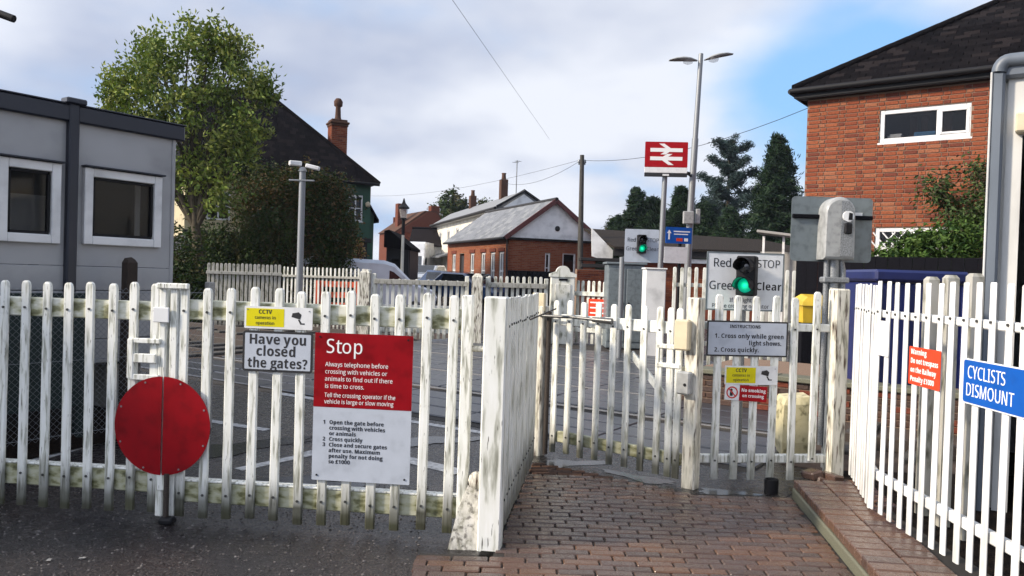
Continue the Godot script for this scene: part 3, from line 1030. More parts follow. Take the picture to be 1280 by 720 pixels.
func build_house() -> void:
	var f := frame(5.49, -14.71, 5.49 + 0.797, -14.71 + 0.604)
	var t := thing("brick_house", "red brick house with a dark tiled hipped roof at the right", "house", f)
	var holes := [[1.28, 2.7, 4.14, 4.72], [1.27, 2.48, 1.45, 2.62]]
	part("wall", holed_wall(0, 7, 0, 5.15, 0.25, holes), M.mortar, t)
	brickwork(t, off(0, 0, 0.0), 7.0, 1.2, 5.1, holes, 300, ["brick_0", "brick_1", "brick_2", "brick_0", "brick_3", "brick_1", "brick_4"], true)
	part("side_wall", bx(Vector3(0.25, 5.15, 6.5)), M.brick_1, t, off(0.125, 2.575, -3.5))
	part("side_wall", bx(Vector3(0.25, 5.15, 6.5)), M.brick_1, t, off(6.875, 2.575, -3.5))
	part("back_wall", bx(Vector3(7, 5.15, 0.25)), M.brick_1, t, off(3.5, 2.575, -6.875))
	part("floor", bx(Vector3(6.5, 0.2, 6.5)), M.dark_inside, t, off(3.5, 3.0, -3.5))
	var w := window(t, 1.28, 2.7, 4.14, 4.72, -0.05, 0.075, [0.93], [], M.plastic_white, 0.07, 0.1)
	part("casement", MB.new().at(0, 0.235, 0, Vector3(0.04, 0.43, 0.05), 0.006).at(0.41, 0.235, 0, Vector3(0.04, 0.43, 0.05), 0.006).at(0.205, 0.04, 0, Vector3(0.37, 0.04, 0.048), 0.006).at(0.205, 0.43, 0, Vector3(0.37, 0.04, 0.048), 0.006).done(), M.plastic_white, w, off(0.97, 0.055, 0.02))
	part("curtain", MB.new().at(0.45, 0.28, -0.5, Vector3(0.12, 0.5, 0.03)).at(0.62, 0.28, -0.55, Vector3(0.1, 0.5, 0.03)).at(0.98, 0.28, -0.4, Vector3(0.2, 0.5, 0.03)).done(), M.curtain, w)
	window(t, 1.27, 2.48, 1.45, 2.62, -0.05, 0.075, [0.6], [0.8], M.plastic_white, 0.07, 0.1)
	# hipped roof: eaves 0.3 m out all round, 32 degrees
	var e := 0.2
	var y0 := 5.22
	var run := 2.95
	var k := tan(deg_to_rad(33.5))
	var a := Vector3(-e, y0, e)
	var b := Vector3(7 + e, y0, e)
	var c := Vector3(7 + e, y0, -7 - e)
	var d := Vector3(-e, y0, -7 - e)
	var half := 3.5 + e
	var p := Vector3(-e + run, y0 + run * k, e - run)
	# the ridge is a short flat top behind the front slope
	var q := Vector3(7 + e - run, y0 + run * k, e - run)
	var p2 := Vector3(-e + run, y0 + run * k, -7 - e + run)
	var q2 := Vector3(7 + e - run, y0 + run * k, -7 - e + run)
	var m := MB.new()
	m.quad(a, b, q, p)
	m.quad(b, c, q2, q)
	m.quad(c, d, p2, q2)
	m.quad(d, a, p, p2)
	m.quad(p, q, q2, p2)
	m.quad(a, d, c, b)
	var roof := part("roof", m.done(), M.tile_2, t)
	var sl := run / cos(deg_to_rad(33.5))
	var face := Transform3D(Basis(Vector3.RIGHT, Vector3(0, sin(deg_to_rad(33.5)), -cos(deg_to_rad(33.5))), Vector3(0, cos(deg_to_rad(33.5)), sin(deg_to_rad(33.5)))), a)
	var wid := 7 + 2 * e
	tiling(roof, face, wid, sl, 0.27, 0.16, func(y: float) -> Vector2: return Vector2(y / sl * run, wid - y / sl * run), "tile", ["tile_0", "tile_1", "tile_2", "tile_0", "tile_3"], M.tile_any, 300)
	var side := Transform3D(Basis(Vector3.BACK, Vector3(cos(deg_to_rad(33.5)), sin(deg_to_rad(33.5)), 0), Vector3(-sin(deg_to_rad(33.5)), cos(deg_to_rad(33.5)), 0)), d)
	tiling(roof, side, wid, sl, 0.27, 0.16, func(y: float) -> Vector2: return Vector2(y / sl * run, wid - y / sl * run), "side_tiles", ["tile_0", "tile_1", "tile_2"], M.tile_any, 0)
	var hip := MB.new()
	for i in 13:
		var h0 := a.lerp(p, i / 13.0) + Vector3(0, 0.03, 0)
		var h1 := a.lerp(p, (i + 1.12) / 13.0) + Vector3(0, 0.045, 0)
		hip.tube([h0, h1], 0.085, 0.075, 8)
	for i in 10:
		hip.tube([p.lerp(q, i / 10.0) + Vector3(0, 0.03, 0), p.lerp(q, (i + 1.05) / 10.0) + Vector3(0, 0.035, 0)], 0.085, 0.08, 8)
	part("hip_tiles", hip.done(), M.tile_1, roof)
	part("fascia", MB.new().at(3.5, y0 - 0.09, e - 0.02, Vector3(7 + 2 * e, 0.13, 0.03)).at(-e + 0.02, y0 - 0.09, -3.5, Vector3(0.03, 0.13, 7 + 2 * e - 0.06)).done(), M.black_plastic, t)
	part("gutter", MB.new().tube([Vector3(-e - 0.05, y0 - 0.03, e + 0.05), Vector3(7 + e, y0 - 0.03, e + 0.05)], 0.055, 0.055, 10).tube([Vector3(-e - 0.05, y0 - 0.03, e + 0.05), Vector3(-e - 0.05, y0 - 0.03, -7)], 0.055, 0.055, 10).done(), M.black_plastic, t)
	part("soffit", bx(Vector3(7 + 2 * e - 0.1, 0.02, e)), M.black_plastic, t, off(3.5, y0 - 0.16, e / 2 - 0.02))
	# things seen in the upper window
	solo("storage_box", bx(Vector3(0.34, 0.09, 0.2), 0.01), M.books, "blue box lying on the upstairs window sill of the brick house", "box", f * off(1.98, 4.27, -0.25))
	solo("paper_stack", MB.new().at(0, 0, 0, Vector3(0.22, 0.05, 0.2), 0.004).at(0.02, 0.04, 0, Vector3(0.2, 0.03, 0.18), 0.004).done(), M.sign_white, "white stack of papers on the upstairs window sill of the brick house", "papers", f * off(1.5, 4.25, -0.22))
	# climbers and garden fence in front of the house
	var g := thing("trellis", "white diamond trellis in front of the downstairs window", "trellis", f * off(1.5, 0, 0.5))
	for i in 6:
		part("lath", MB.new().tube([Vector3(i * 0.15 - 0.3, 1.9, 0), Vector3(i * 0.15 + 0.2, 2.5, 0)], 0.012, 0.012, 4).done(), M.plastic_white, g)
		part("lath", MB.new().tube([Vector3(i * 0.15 + 0.2, 1.9, 0.015), Vector3(i * 0.15 - 0.3, 2.5, 0.015)], 0.012, 0.012, 4).done(), M.plastic_white, g)
	for s: float in [-0.3, 0.95]:
		part("post", bx(Vector3(0.04, 2.5, 0.04)), M.plastic_white, g, off(s, 1.25, 0))
	var bf := thing("board_fence", "black board garden fence in front of the brick house", "fence", frame(4.7, -12.6, 4.7 + 0.83, -12.6 + 0.557))
	for i in 22:
		part("board", bx(Vector3(0.168, 2.02, 0.02), 0.004), M.black_fence, bf, off(i * 0.17, 1.01, (i % 2) * 0.006))

func build_cabin() -> void:
	var f := frame(-4.13, -6.19, -3.22, -7.53)
	var t := thing("portable_cabin", "grey portable site cabin with dark blue trim and two white windows", "cabin", f * off(0, 0, 0))
	var holes := [[0.68, 1.40, 1.71, 2.38], [0.0, 0.485, 1.70, 2.38], [-1.6, -0.9, 1.7, 2.38]]
	part("wall", holed_wall(-4.0, 1.53, 1.52, 2.77, 0.08, holes), M.cabin_wall, t, off(0, 0, -0.04))  # unseen left length drawn out so that it shades the gate
	for i in 4:
		part("plank", bx(Vector3(5.53, 0.212, 0.06), 0.006), M.cabin_wall, t, off(-1.235, 1.41 - i * 0.217, -0.068))
	part("end_wall", bx(Vector3(0.08, 2.1, 2.5)), M.cabin_wall, t, off(1.49, 1.7, -1.37))
	part("end_wall", bx(Vector3(0.08, 2.1, 2.5)), M.cabin_wall, t, off(-3.96, 1.7, -1.37))
	part("back_wall", bx(Vector3(5.53, 2.1, 0.08)), M.cabin_trim, t, off(-1.235, 1.7, -2.66))
	part("floor", bx(Vector3(5.5, 0.1, 2.6)), M.cabin_trim, t, off(-1.235, 0.68, -1.37))
	part("ceiling", bx(Vector3(5.5, 0.06, 2.6)), M.dark_inside, t, off(-1.235, 2.72, -1.37))  # coloured dark so the room looks dim through the panes
	part("added_dark_lining", bx(Vector3(0.02, 2.0, 2.45)), M.cabin_trim, t, off(1.43, 1.7, -1.37))  # dark sheet added over the end wall, standing in for interior shade
	part("blind_edge", bx(Vector3(0.05, 0.56, 0.02), 0.004), M.module_wall, t, off(1.25, 2.03, -0.16))
	part("corner_trim", bx(Vector3(0.035, 2.13, 0.05), 0.006), M.cabin_wall, t, off(1.53, 1.7, -0.05))
	var roof := part("roof", MB.new().at(-1.2, 2.825, -1.4, Vector3(5.64, 0.145, 2.82), 0.012).done(), M.cabin_trim, t)
	part("roof_edge", MB.new().at(-1.2, 2.902, -0.03, Vector3(5.66, 0.014, 0.1), 0.004).done(), M.cabin_trim, roof)
	part("downpipe", MB.new().at(0.575, 1.77, -0.02, Vector3(0.085, 2.28, 0.09), 0.012).at(0.575, 2.925, 0.0, Vector3(0.17, 0.05, 0.12), 0.01).done(), M.cabin_trim, t)
	for h: Array in [[0.68, 1.40, 1.71, 2.38], [0.0, 0.485, 1.70, 2.38], [-1.6, -0.9, 1.7, 2.38]]:
		var w := window(t, h[0], h[1], h[2], h[3], -0.03, 0.075, [], [], M.plastic_white, 0.07, 0.0)
		part("drip_cap", bx(Vector3(h[1] - h[0] + 0.03, 0.015, 0.1), 0.004), M.cabin_trim, w, off((h[1] - h[0]) / 2, h[3] - h[2] + 0.012, 0.02))
		part("inner_frame", MB.new().at(0.09, (h[3] - h[2]) / 2, -0.005, Vector3(0.02, h[3] - h[2] - 0.2, 0.03)).at(h[1] - h[0] - 0.09, (h[3] - h[2]) / 2, -0.005, Vector3(0.02, h[3] - h[2] - 0.2, 0.03)).at((h[1] - h[0]) / 2, 0.09, -0.005, Vector3(h[1] - h[0] - 0.2, 0.02, 0.03)).at((h[1] - h[0]) / 2, h[3] - h[2] - 0.09, -0.005, Vector3(h[1] - h[0] - 0.2, 0.02, 0.03)).done(), M.black_plastic, w)
	part("pale_sheet", bx(Vector3(0.42, 0.36, 0.01)), M.module_wall, t, off(0.24, 1.93, -0.2))  # pale sheet behind the lower half of the left window
	part("locker", bx(Vector3(0.12, 1.5, 0.3), 0.01), M.module_wall, t, off(1.3, 1.45, -1.9))
	part("table", MB.new().at(0.95, 1.72, -0.9, Vector3(1.1, 0.04, 0.6), 0.005).at(0.5, 1.2, -0.9, Vector3(0.04, 1.0, 0.5)).done(), M.grey_cast, t)
	for x: float in [-3.7, -2.0, -0.4, 1.2]:
		for z: float in [-0.35, -2.3]:
			part("pier", bx(Vector3(0.3, 0.66, 0.3), 0.01), M.concrete, t, off(x, 0.3, z))
	# green boards and wire netting before the cabin
	var gb := thing("green_hoarding", "dark green board hoarding under the left end of the cabin", "hoarding", f * off(-2.2, 0, 0.28))
	for i in 19:
		part("board", bx(Vector3(0.145, 0.95, 0.02), 0.004), M.green_boards, gb, off(i * 0.15, 0.82, 0))
	for x: float in [0.05, 1.4, 2.75]:
		part("post", bx(Vector3(0.07, 1.3, 0.07), 0.005), M.green_boards, gb, off(x, 0.62, -0.05))
	var n := thing("wire_fence", "chain-link wire fence in front of the grey cabin", "fence", f * off(-2.0, 0, 0.42))
	var wires := MB.new()
	for i in 108:
		var x := -1.3 + i * 0.052
		for s: float in [-1.0, 1.0]:
			var a := Vector3(x, 0.12, 0.002 * s)
			var b := Vector3(x + s * 1.22, 1.34, 0.002 * s)
			for e in 2:
				if a.x < 0.0:
					a = a.lerp(b, (0.0 - a.x) / (b.x - a.x)) if b.x > 0 else b
				if a.x > 3.7:
					a = a.lerp(b, (3.7 - a.x) / (b.x - a.x)) if b.x < 3.7 else b
				var sw := a
				a = b
				b = sw
			if (b - a).length() > 0.05:
				wires.tube([a, b], 0.0016, 0.0016, 3)
	part("netting", wires.done(), M.galvanised, n).set_meta("kind", "stuff")
	for y: float in [0.15, 0.75, 1.3]:
		part("strand", MB.new().tube([Vector3(0, y, 0.006), Vector3(3.7, y, 0.006)], 0.0025, 0.0025, 4).done(), M.galvanised, n)
	part("post", bx(Vector3(0.07, 1.4, 0.07), 0.006), M.concrete, n, off(1.6, 0.7, -0.045))
	part("post", bx(Vector3(0.07, 1.4, 0.07), 0.006), M.concrete, n, off(3.68, 0.7, -0.045))
	solo("timber_post", MB.new().loft([[Vector3(-0.05, 0, -0.05), Vector3(-0.05, 0, 0.05), Vector3(0.05, 0, 0.05), Vector3(0.05, 0, -0.05)], [Vector3(-0.046, 1.56, -0.046), Vector3(-0.046, 1.56, 0.046), Vector3(0.046, 1.56, 0.046), Vector3(0.046, 1.56, -0.046)], [Vector3(-0.03, 1.6, -0.03), Vector3(-0.03, 1.58, 0.03), Vector3(0.03, 1.59, 0.03), Vector3(0.03, 1.61, -0.03)]]).done(), M.stump, "dark brown timber post standing before the cabin's right window", "post", f * off(0.93, 0, 0.3))

func build_module() -> void:
	var f := frame(3.16, -5.2, 3.16 + 0.83, -5.2 + 0.557)
	var t := thing("modular_building", "pale grey modular building with rounded slate-grey edge trim at the far right", "building", f)
	part("wall", holed_wall(0.1, 3.0, 0, 3.02, 0.1, [[0.19, 1.2, 0.05, 2.58]]), M.module_wall, t, off(0, 0, -0.03))
	part("end_wall", bx(Vector3(0.1, 3.0, 2.4)), M.module_wall, t, off(0.06, 1.5, -1.3))
	part("end_wall", bx(Vector3(0.1, 3.0, 2.4)), M.module_wall, t, off(2.95, 1.5, -1.3))
	part("back_wall", bx(Vector3(2.9, 3.0, 0.1)), M.module_wall, t, off(1.5, 1.5, -2.5))
	part("corner_trim", MB.new().at(0.045, 1.5, 0.0, Vector3(0.075, 3.0, 0.1), 0.015).done(), M.module_trim, t)
	part("edge_strip", MB.new().at(0.006, 1.5, 0.045, Vector3(0.014, 3.0, 0.02), 0.004).done(), M.module_wall, t)
	var r := []
	for k in 7:
		var a := PI / 2 * k / 6.0
		r.append(Vector3(0.105 - 0.06 * cos(a), 3.0 + 0.075 * sin(a), 0.02))
	r.append(Vector3(3.0, 3.075, 0.02))
	part("roof_trim", MB.new().tube(r, 0.045, 0.045, 10).done(), M.module_trim, t)
	part("roof", bx(Vector3(2.95, 0.14, 2.6), 0.02), M.module_trim, t, off(1.5, 3.03, -1.28))
	part("lintel", bx(Vector3(1.1, 0.125, 0.12), 0.01), M.cream, t, off(0.7, 2.65, 0.03))
	var d := part("door", bx(Vector3(0.88, 2.5, 0.05), 0.006), M.pub_dark, t, off(0.75, 1.3, -0.09))
	part("handle", MB.new().tube([Vector3(-0.35, -0.1, 0.06), Vector3(-0.35, 0.1, 0.06)], 0.01, 0.01, 6).done(), M.steel, d)

func build_pub() -> void:
	var f := frame(-11.45, -26.9, -11.45 + 0.89, -26.9 - 0.45)
	var t := thing("green_pub", "dark roofed pub with a green painted upper wall behind the shrubs", "building", f)
	var W := 6.6
	var E := 4.9
	part("ground_floor", bx(Vector3(W - 0.1, 2.7, 6.8)), M.pub_dark, t, off(W / 2, 1.35, -3.5))
	part("upper_wall", holed_wall(3.6, W, 2.72, E, 0.2, [[5.75, 6.3, 3.45, 4.45]]), M.pub_green, t)
	part("upper_wall", holed_wall(0, 3.598, 2.72, E, 0.2, [[0.7, 1.5, 3.2, 4.2]]), M.render_cream, t)
	part("side_wall", bx(Vector3(0.2, E - 2.72, 6.7)), M.pub_green, t, off(W - 0.1, (E + 2.72) / 2, -3.56))
	part("side_wall", bx(Vector3(0.2, E - 2.72, 6.7)), M.render_cream, t, off(0.1, (E + 2.72) / 2, -3.56))
	part("back_wall", bx(Vector3(W, E, 0.2)), M.render_cream, t, off(W / 2, E / 2, -7.0))
	part("jetty_beam", bx(Vector3(W + 0.1, 0.16, 0.18), 0.01), M.pub_dark, t, off(W / 2, 2.73, 0.06))
	var w := window(t, 5.75, 6.3, 3.45, 4.45, -0.05, 0.06, [0.275], [0.5], M.plastic_white, 0.07, 0.1)
	part("net_curtain", bx(Vector3(0.5, 0.9, 0.01)), M.sign_grey, w, off(0.275, 0.5, -0.12))
	window(t, 0.7, 1.5, 3.2, 4.2, -0.05, 0.06, [0.4], [0.5], M.plastic_white)
	part("wall_lamp", MB.new().lathe([Vector2(0.01, -0.1), Vector2(0.09, -0.06), Vector2(0.1, 0.06), Vector2(0.02, 0.12)], 10, off(6.47, 4.1, 0.12)).done(), M.cream, t)
	var e := 0.25
	var run := 3.55
	var a := Vector3(-e, E, e)
	var b := Vector3(W + e, E, e)
	var c := Vector3(W + e, E, -7 - e)
	var d := Vector3(-e, E, -7 - e)
	var q := Vector3(W + e - run, E + run, e - run)
	var p := Vector3(-e + 0.6, E + run, e - run)
	var m := MB.new()
	m.quad(a, b, q, p)
	m.quad(c, d, p, q)
	m.tri(b, c, q)
	m.tri(d, a, p)
	m.quad(a, d, c, b)
	var roof := part("roof", m.done(), M.tile_1, t)
	var s := sqrt(0.5)
	var face := Transform3D(Basis(Vector3.RIGHT, Vector3(0, s, -s), Vector3(0, s, s)), a)
	tiling(roof, face, W + 2 * e, run / s, 0.22, 0.2, func(y: float) -> Vector2: return Vector2(0.6 * y * s / run, W + 2 * e - y * s), "tiles", ["tile_0", "tile_1", "tile_3", "tile_1"], M.tile_any, 0)
	part("gutter", MB.new().tube([Vector3(-e, E - 0.02, e + 0.05), Vector3(W + e, E - 0.02, e + 0.05)], 0.06, 0.06, 8).done(), M.black_plastic, t)
	part("hip_tiles", MB.new().tube([b + Vector3(0, 0.03, 0), q + Vector3(0, 0.05, 0), p + Vector3(0, 0.05, 0)], 0.09, 0.09, 6).done(), M.tile_0, roof)
	# lean-to at the right
	part("lean_to", MB.new().loft([[Vector3(W, 0.05, -1.0), Vector3(W + 0.45, 0.05, -1.0), Vector3(W + 0.45, 3.75, -1.0), Vector3(W, 4.6, -1.0)], [Vector3(W, 0.05, -6), Vector3(W + 0.45, 0.05, -6), Vector3(W + 0.45, 3.75, -6), Vector3(W, 4.6, -6)]]).done(), M.pub_green, t)
	part("lean_to_roof", MB.new().loft([[Vector3(W, 4.62, -0.85), Vector3(W, 4.5, -0.85), Vector3(W + 0.62, 3.5, -0.85), Vector3(W + 0.62, 3.62, -0.85)], [Vector3(W, 4.62, -6), Vector3(W, 4.5, -6), Vector3(W + 0.62, 3.5, -6), Vector3(W + 0.62, 3.62, -6)]]).done(), M.tile_0, t)
	# chimney: brick courses, corbel and pot
	var ch := part("chimney", bx(Vector3(0.62, 2.6, 0.62)), M.mortar, t, off(5.72, 6.1, -1.9))
	for side in 4:
		var bs := Transform3D(Basis(Vector3.UP, side * PI / 2), Vector3.ZERO) * off(-0.31, -0.9, 0.31)
		brickwork(ch, bs, 0.62, 0.0, 2.1, [], 0)
	part("corbel", MB.new().at(0, 1.24, 0, Vector3(0.7, 0.1, 0.7), 0.02).at(0, 1.33, 0, Vector3(0.78, 0.09, 0.78), 0.02).at(0, 1.42, 0, Vector3(0.64, 0.1, 0.64), 0.02).done(), M.corbel, ch)
	part("chimney_pot", MB.new().lathe([Vector2(0.15, 1.48), Vector2(0.12, 1.6), Vector2(0.1, 2.0), Vector2(0.17, 2.05), Vector2(0.18, 2.22), Vector2(0.1, 2.34), Vector2(0.02, 2.36)], 12).done(), M.corbel, ch)
	# low dark outbuilding beside the pub
	var o := thing("dark_outbuilding", "low black outbuilding with a dark pitched roof right of the green pub", "building", off(-5.4, 0, -33.0))
	part("wall", holed_wall(0, 0.95, 0, 2.6, 0.15, [[0.2, 0.8, 0.0, 2.1]]), M.pub_dark, o)
	part("body", bx(Vector3(0.95, 2.6, 3.0)), M.pub_dark, o, off(0.475, 1.3, -1.9))
	part("roof", MB.new().loft([[Vector3(-0.1, 2.6, 0.1), Vector3(1.05, 2.5, 0.1), Vector3(1.05, 2.62, 0.1), Vector3(0.1, 3.35, 0.1), Vector3(-0.1, 3.3, 0.1)], [Vector3(-0.1, 2.6, -3.3), Vector3(1.05, 2.5, -3.3), Vector3(1.05, 2.62, -3.3), Vector3(0.1, 3.35, -3.3), Vector3(-0.1, 3.3, -3.3)]]).done(), M.tile_0, o)

func build_station() -> void:
	var f := frame(-0.21, -33.52, -0.21 + 0.93, -33.52 - 0.37)
	var t := thing("station_building", "low orange brick station building with a grey slate roof and white gable", "building", f)
	var W := 4.25
	var L := 8.8
	var E := 3.2
	var A := 1.75
	var gh := [[1.75, 2.0, 1.3, 2.6], [2.6, 3.25, 0.9, 2.65]]
	part("gable_wall", holed_wall(0, W, 0, E, 0.2, gh), M.mortar, t)
	brickwork(t, off(0, 0, 0), W, 0.9, 3.15, gh, 0, ["brick_2", "brick_4", "brick_0"])
	for h: Array in gh:
		window(t, h[0], h[1], h[2], h[3], -0.07, 0.07, [], [(h[3] - h[2]) * 0.5], M.plastic_white, 0.07, 0.12)
	# long side, seen from the left: its own frame, x away from the viewer turned round
	var sd := part("side_wall", holed_wall(0, L, 0, E, 0.2, [[5.3, 5.9, 0.9, 2.6], [3.7, 4.3, 0.9, 2.6], [2.0, 2.7, 0.1, 2.6], [6.6, 7.2, 0.9, 2.6], [7.7, 8.3, 0.9, 2.6], [0.7, 1.3, 0.9, 2.6]]), M.mortar, t, Transform3D(Basis(Vector3.BACK, Vector3.UP, Vector3.LEFT), Vector3(0, 0, -L)))
	brickwork(sd, off(0, 0, 0), L, 0.6, 3.15, [[5.3, 5.9, 0.9, 2.6], [3.7, 4.3, 0.9, 2.6], [2.0, 2.7, 0.1, 2.6], [6.6, 7.2, 0.9, 2.6], [7.7, 8.3, 0.9, 2.6], [0.7, 1.3, 0.9, 2.6]], 0, ["brick_2", "brick_4", "brick_2"])
	for x: float in [0.7, 3.7, 5.3, 6.6, 7.7]:
		var w := window(sd, x, x + 0.6, 0.9, 2.6, -0.07, 0.08, [0.3], [0.85], M.plastic_white, 0.07, 0.12)
		part("lintel", bx(Vector3(0.8, 0.16, 0.06), 0.01), M.brick_3, w, off(0.3, 1.79, 0.09))
	part("door", bx(Vector3(0.68, 2.4, 0.05)), M.pub_dark, sd, off(2.35, 1.3, -0.1))
	part("far_wall", bx(Vector3(0.2, E, L)), M.brick_1, t, off(W - 0.1, E / 2, -L / 2 - 0.2))
	part("back_wall", bx(Vector3(W, E, 0.2)), M.brick_1, t, off(W / 2, E / 2, -L - 0.1))
	part("ceiling", bx(Vector3(W - 0.4, 0.05, L - 0.4)), M.dark_inside, t, off(W / 2, E - 0.05, -L / 2))
	part("gable", plate(PackedVector2Array([Vector2(-0.1, E), Vector2(W + 0.1, E), Vector2(W / 2, E + A - 0.05)]), 0.12), M.render_white, t, off(0, 0, -0.06))
	part("vent", MB.new().prism(disc(W / 2 + 0.15, E + 0.5, 0.12, 0, TAU, 12), 0, 0.03, off(0, 0, 0.06)).done(), M.pub_dark, t)
	part("string_course", bx(Vector3(W + 0.2, 0.1, 0.12), 0.01), M.pub_dark, t, off(W / 2, E - 0.03, 0.07))
	var sl := Vector2(W / 2 + 0.25, A).length()
	var ang := atan2(A, W / 2 + 0.25)
	var roof := part("roof", MB.new().loft([[Vector3(-0.25, E, 0.2), Vector3(W + 0.25, E, 0.2), Vector3(W / 2, E + A, 0.2)], [Vector3(-0.25, E, -L - 0.2), Vector3(W + 0.25, E, -L - 0.2), Vector3(W / 2, E + A, -L - 0.2)]], false, false).done(), M.felt_roof, t)
	for s: float in [-1.0, 1.0]:
		var up := Vector3(-s * cos(ang), sin(ang), 0)
		var along := Vector3(0, 0, s * -1.0)
		var face := Transform3D(Basis(along, up, along.cross(up)), Vector3(W / 2 + s * (W / 2 + 0.25), E, 0.2 if s > 0 else -L - 0.2))
		for k in 3:
			M["slate_%d" % k] = M.get("slate_%d" % k, grained("slate_%d" % k, [lin(0.24, 0.25, 0.27), lin(0.19, 0.2, 0.215), lin(0.31, 0.32, 0.33)][k], 0.5, M.slate_any.albedo_texture, Vector3(1, 1, 1)))
		tiling(roof, face, L + 0.4, sl, 0.42, 0.3, func(_y: float) -> Vector2: return Vector2(0, L + 0.4), "slates", ["slate_0", "slate_1", "slate_0", "slate_2"], M.slate_any, 0)
		part("bargeboard", MB.new().box(Vector3(sl, 0.2, 0.06), Transform3D(Basis(Vector3(-s * cos(ang), sin(ang), 0), Vector3(s * sin(ang), cos(ang), 0), Vector3(0, 0, 1) * -s).orthonormalized(), Vector3(W / 2 + s * (W / 4 + 0.125), E + A / 2 - 0.03, 0.22)), 0.01).done(), M.bargeboard, t)
	part("ridge", MB.new().tube([Vector3(W / 2, E + A + 0.03, 0.25), Vector3(W / 2, E + A + 0.03, -L - 0.2)], 0.09, 0.09, 6).done(), M.pub_dark, roof)
	part("gutter", MB.new().tube([Vector3(-0.3, E - 0.03, 0.2), Vector3(-0.3, E - 0.03, -L)], 0.06, 0.06, 8).tube([Vector3(-0.1, E - 0.05, 0.06), Vector3(-0.06, 0.1, 0.06)], 0.04, 0.04, 6).done(), M.pub_dark, t)
	# low brick wall and dark railings before the station
	var lw := thing("brick_wall", "low red brick wall with dark fence beside the station gable", "wall", frame(2.5, -30.0, 4.0, -30.4))
	part("core", bx(Vector3(1.6, 1.9, 0.2)), M.mortar, lw, off(0.8, 0.95, -0.11))
	brickwork(lw, Transform3D(), 1.6, 0.6, 1.9, [], 0)
	var dw := thing("dark_screen", "dark timber screen below the station's white gable", "fence", frame(-0.2, -31.5, 2.2, -32.3))
	for i in 15:
		part("board", bx(Vector3(0.16, 1.75, 0.03), 0.004), M.black_fence, dw, off(0.08 + i * 0.165, 0.9, 0))
	# a long low building with a felt roof behind the signals
	var g := thing("low_building", "long low building with a brown felt roof behind the station sign", "building", off(4.2, 0, -31.0))
	part("wall", bx(Vector3(8.0, 2.3, 3.5)), M.brick_1, g, off(4.1, 1.15, -1.9))
	brickwork(g, off(0.1, 0, -0.14), 8.0, 0.7, 2.1, [], 0)
	part("fascia", bx(Vector3(8.4, 0.3, 0.1), 0.01), M.pub_dark, g, off(4.0, 2.62, 0.2))
	part("fascia_band", bx(Vector3(7.6, 0.18, 0.08), 0.01), M.plastic_white, g, off(3.9, 2.36, 0.1))
	part("roof", MB.new().loft([[Vector3(-0.2, 2.74, 0.35), Vector3(8.3, 2.74, 0.35), Vector3(8.3, 2.84, 0.35), Vector3(-0.2, 2.84, 0.35)], [Vector3(-1.1, 3.65, -3.2), Vector3(6.7, 3.4, -3.2), Vector3(6.7, 3.5, -3.2), Vector3(-1.1, 3.75, -3.2)]]).done(), M.felt_roof, g)
	part("gable_end", MB.new().prism(PackedVector2Array([Vector2(-0.15, 2.72), Vector2(-0.15, 2.2), Vector2(-1.0, 2.45), Vector2(-1.05, 3.6)]), -0.05, 0.05, off(0, 0, -0.5)).done(), M.render_white, g)
	part("porch", MB.new().at(-0.7, 2.05, 0.3, Vector3(1.6, 0.14, 0.8), 0.01).at(-0.7, 2.3, 0.2, Vector3(1.7, 0.12, 0.9), 0.01).done(), M.pub_dark, g)

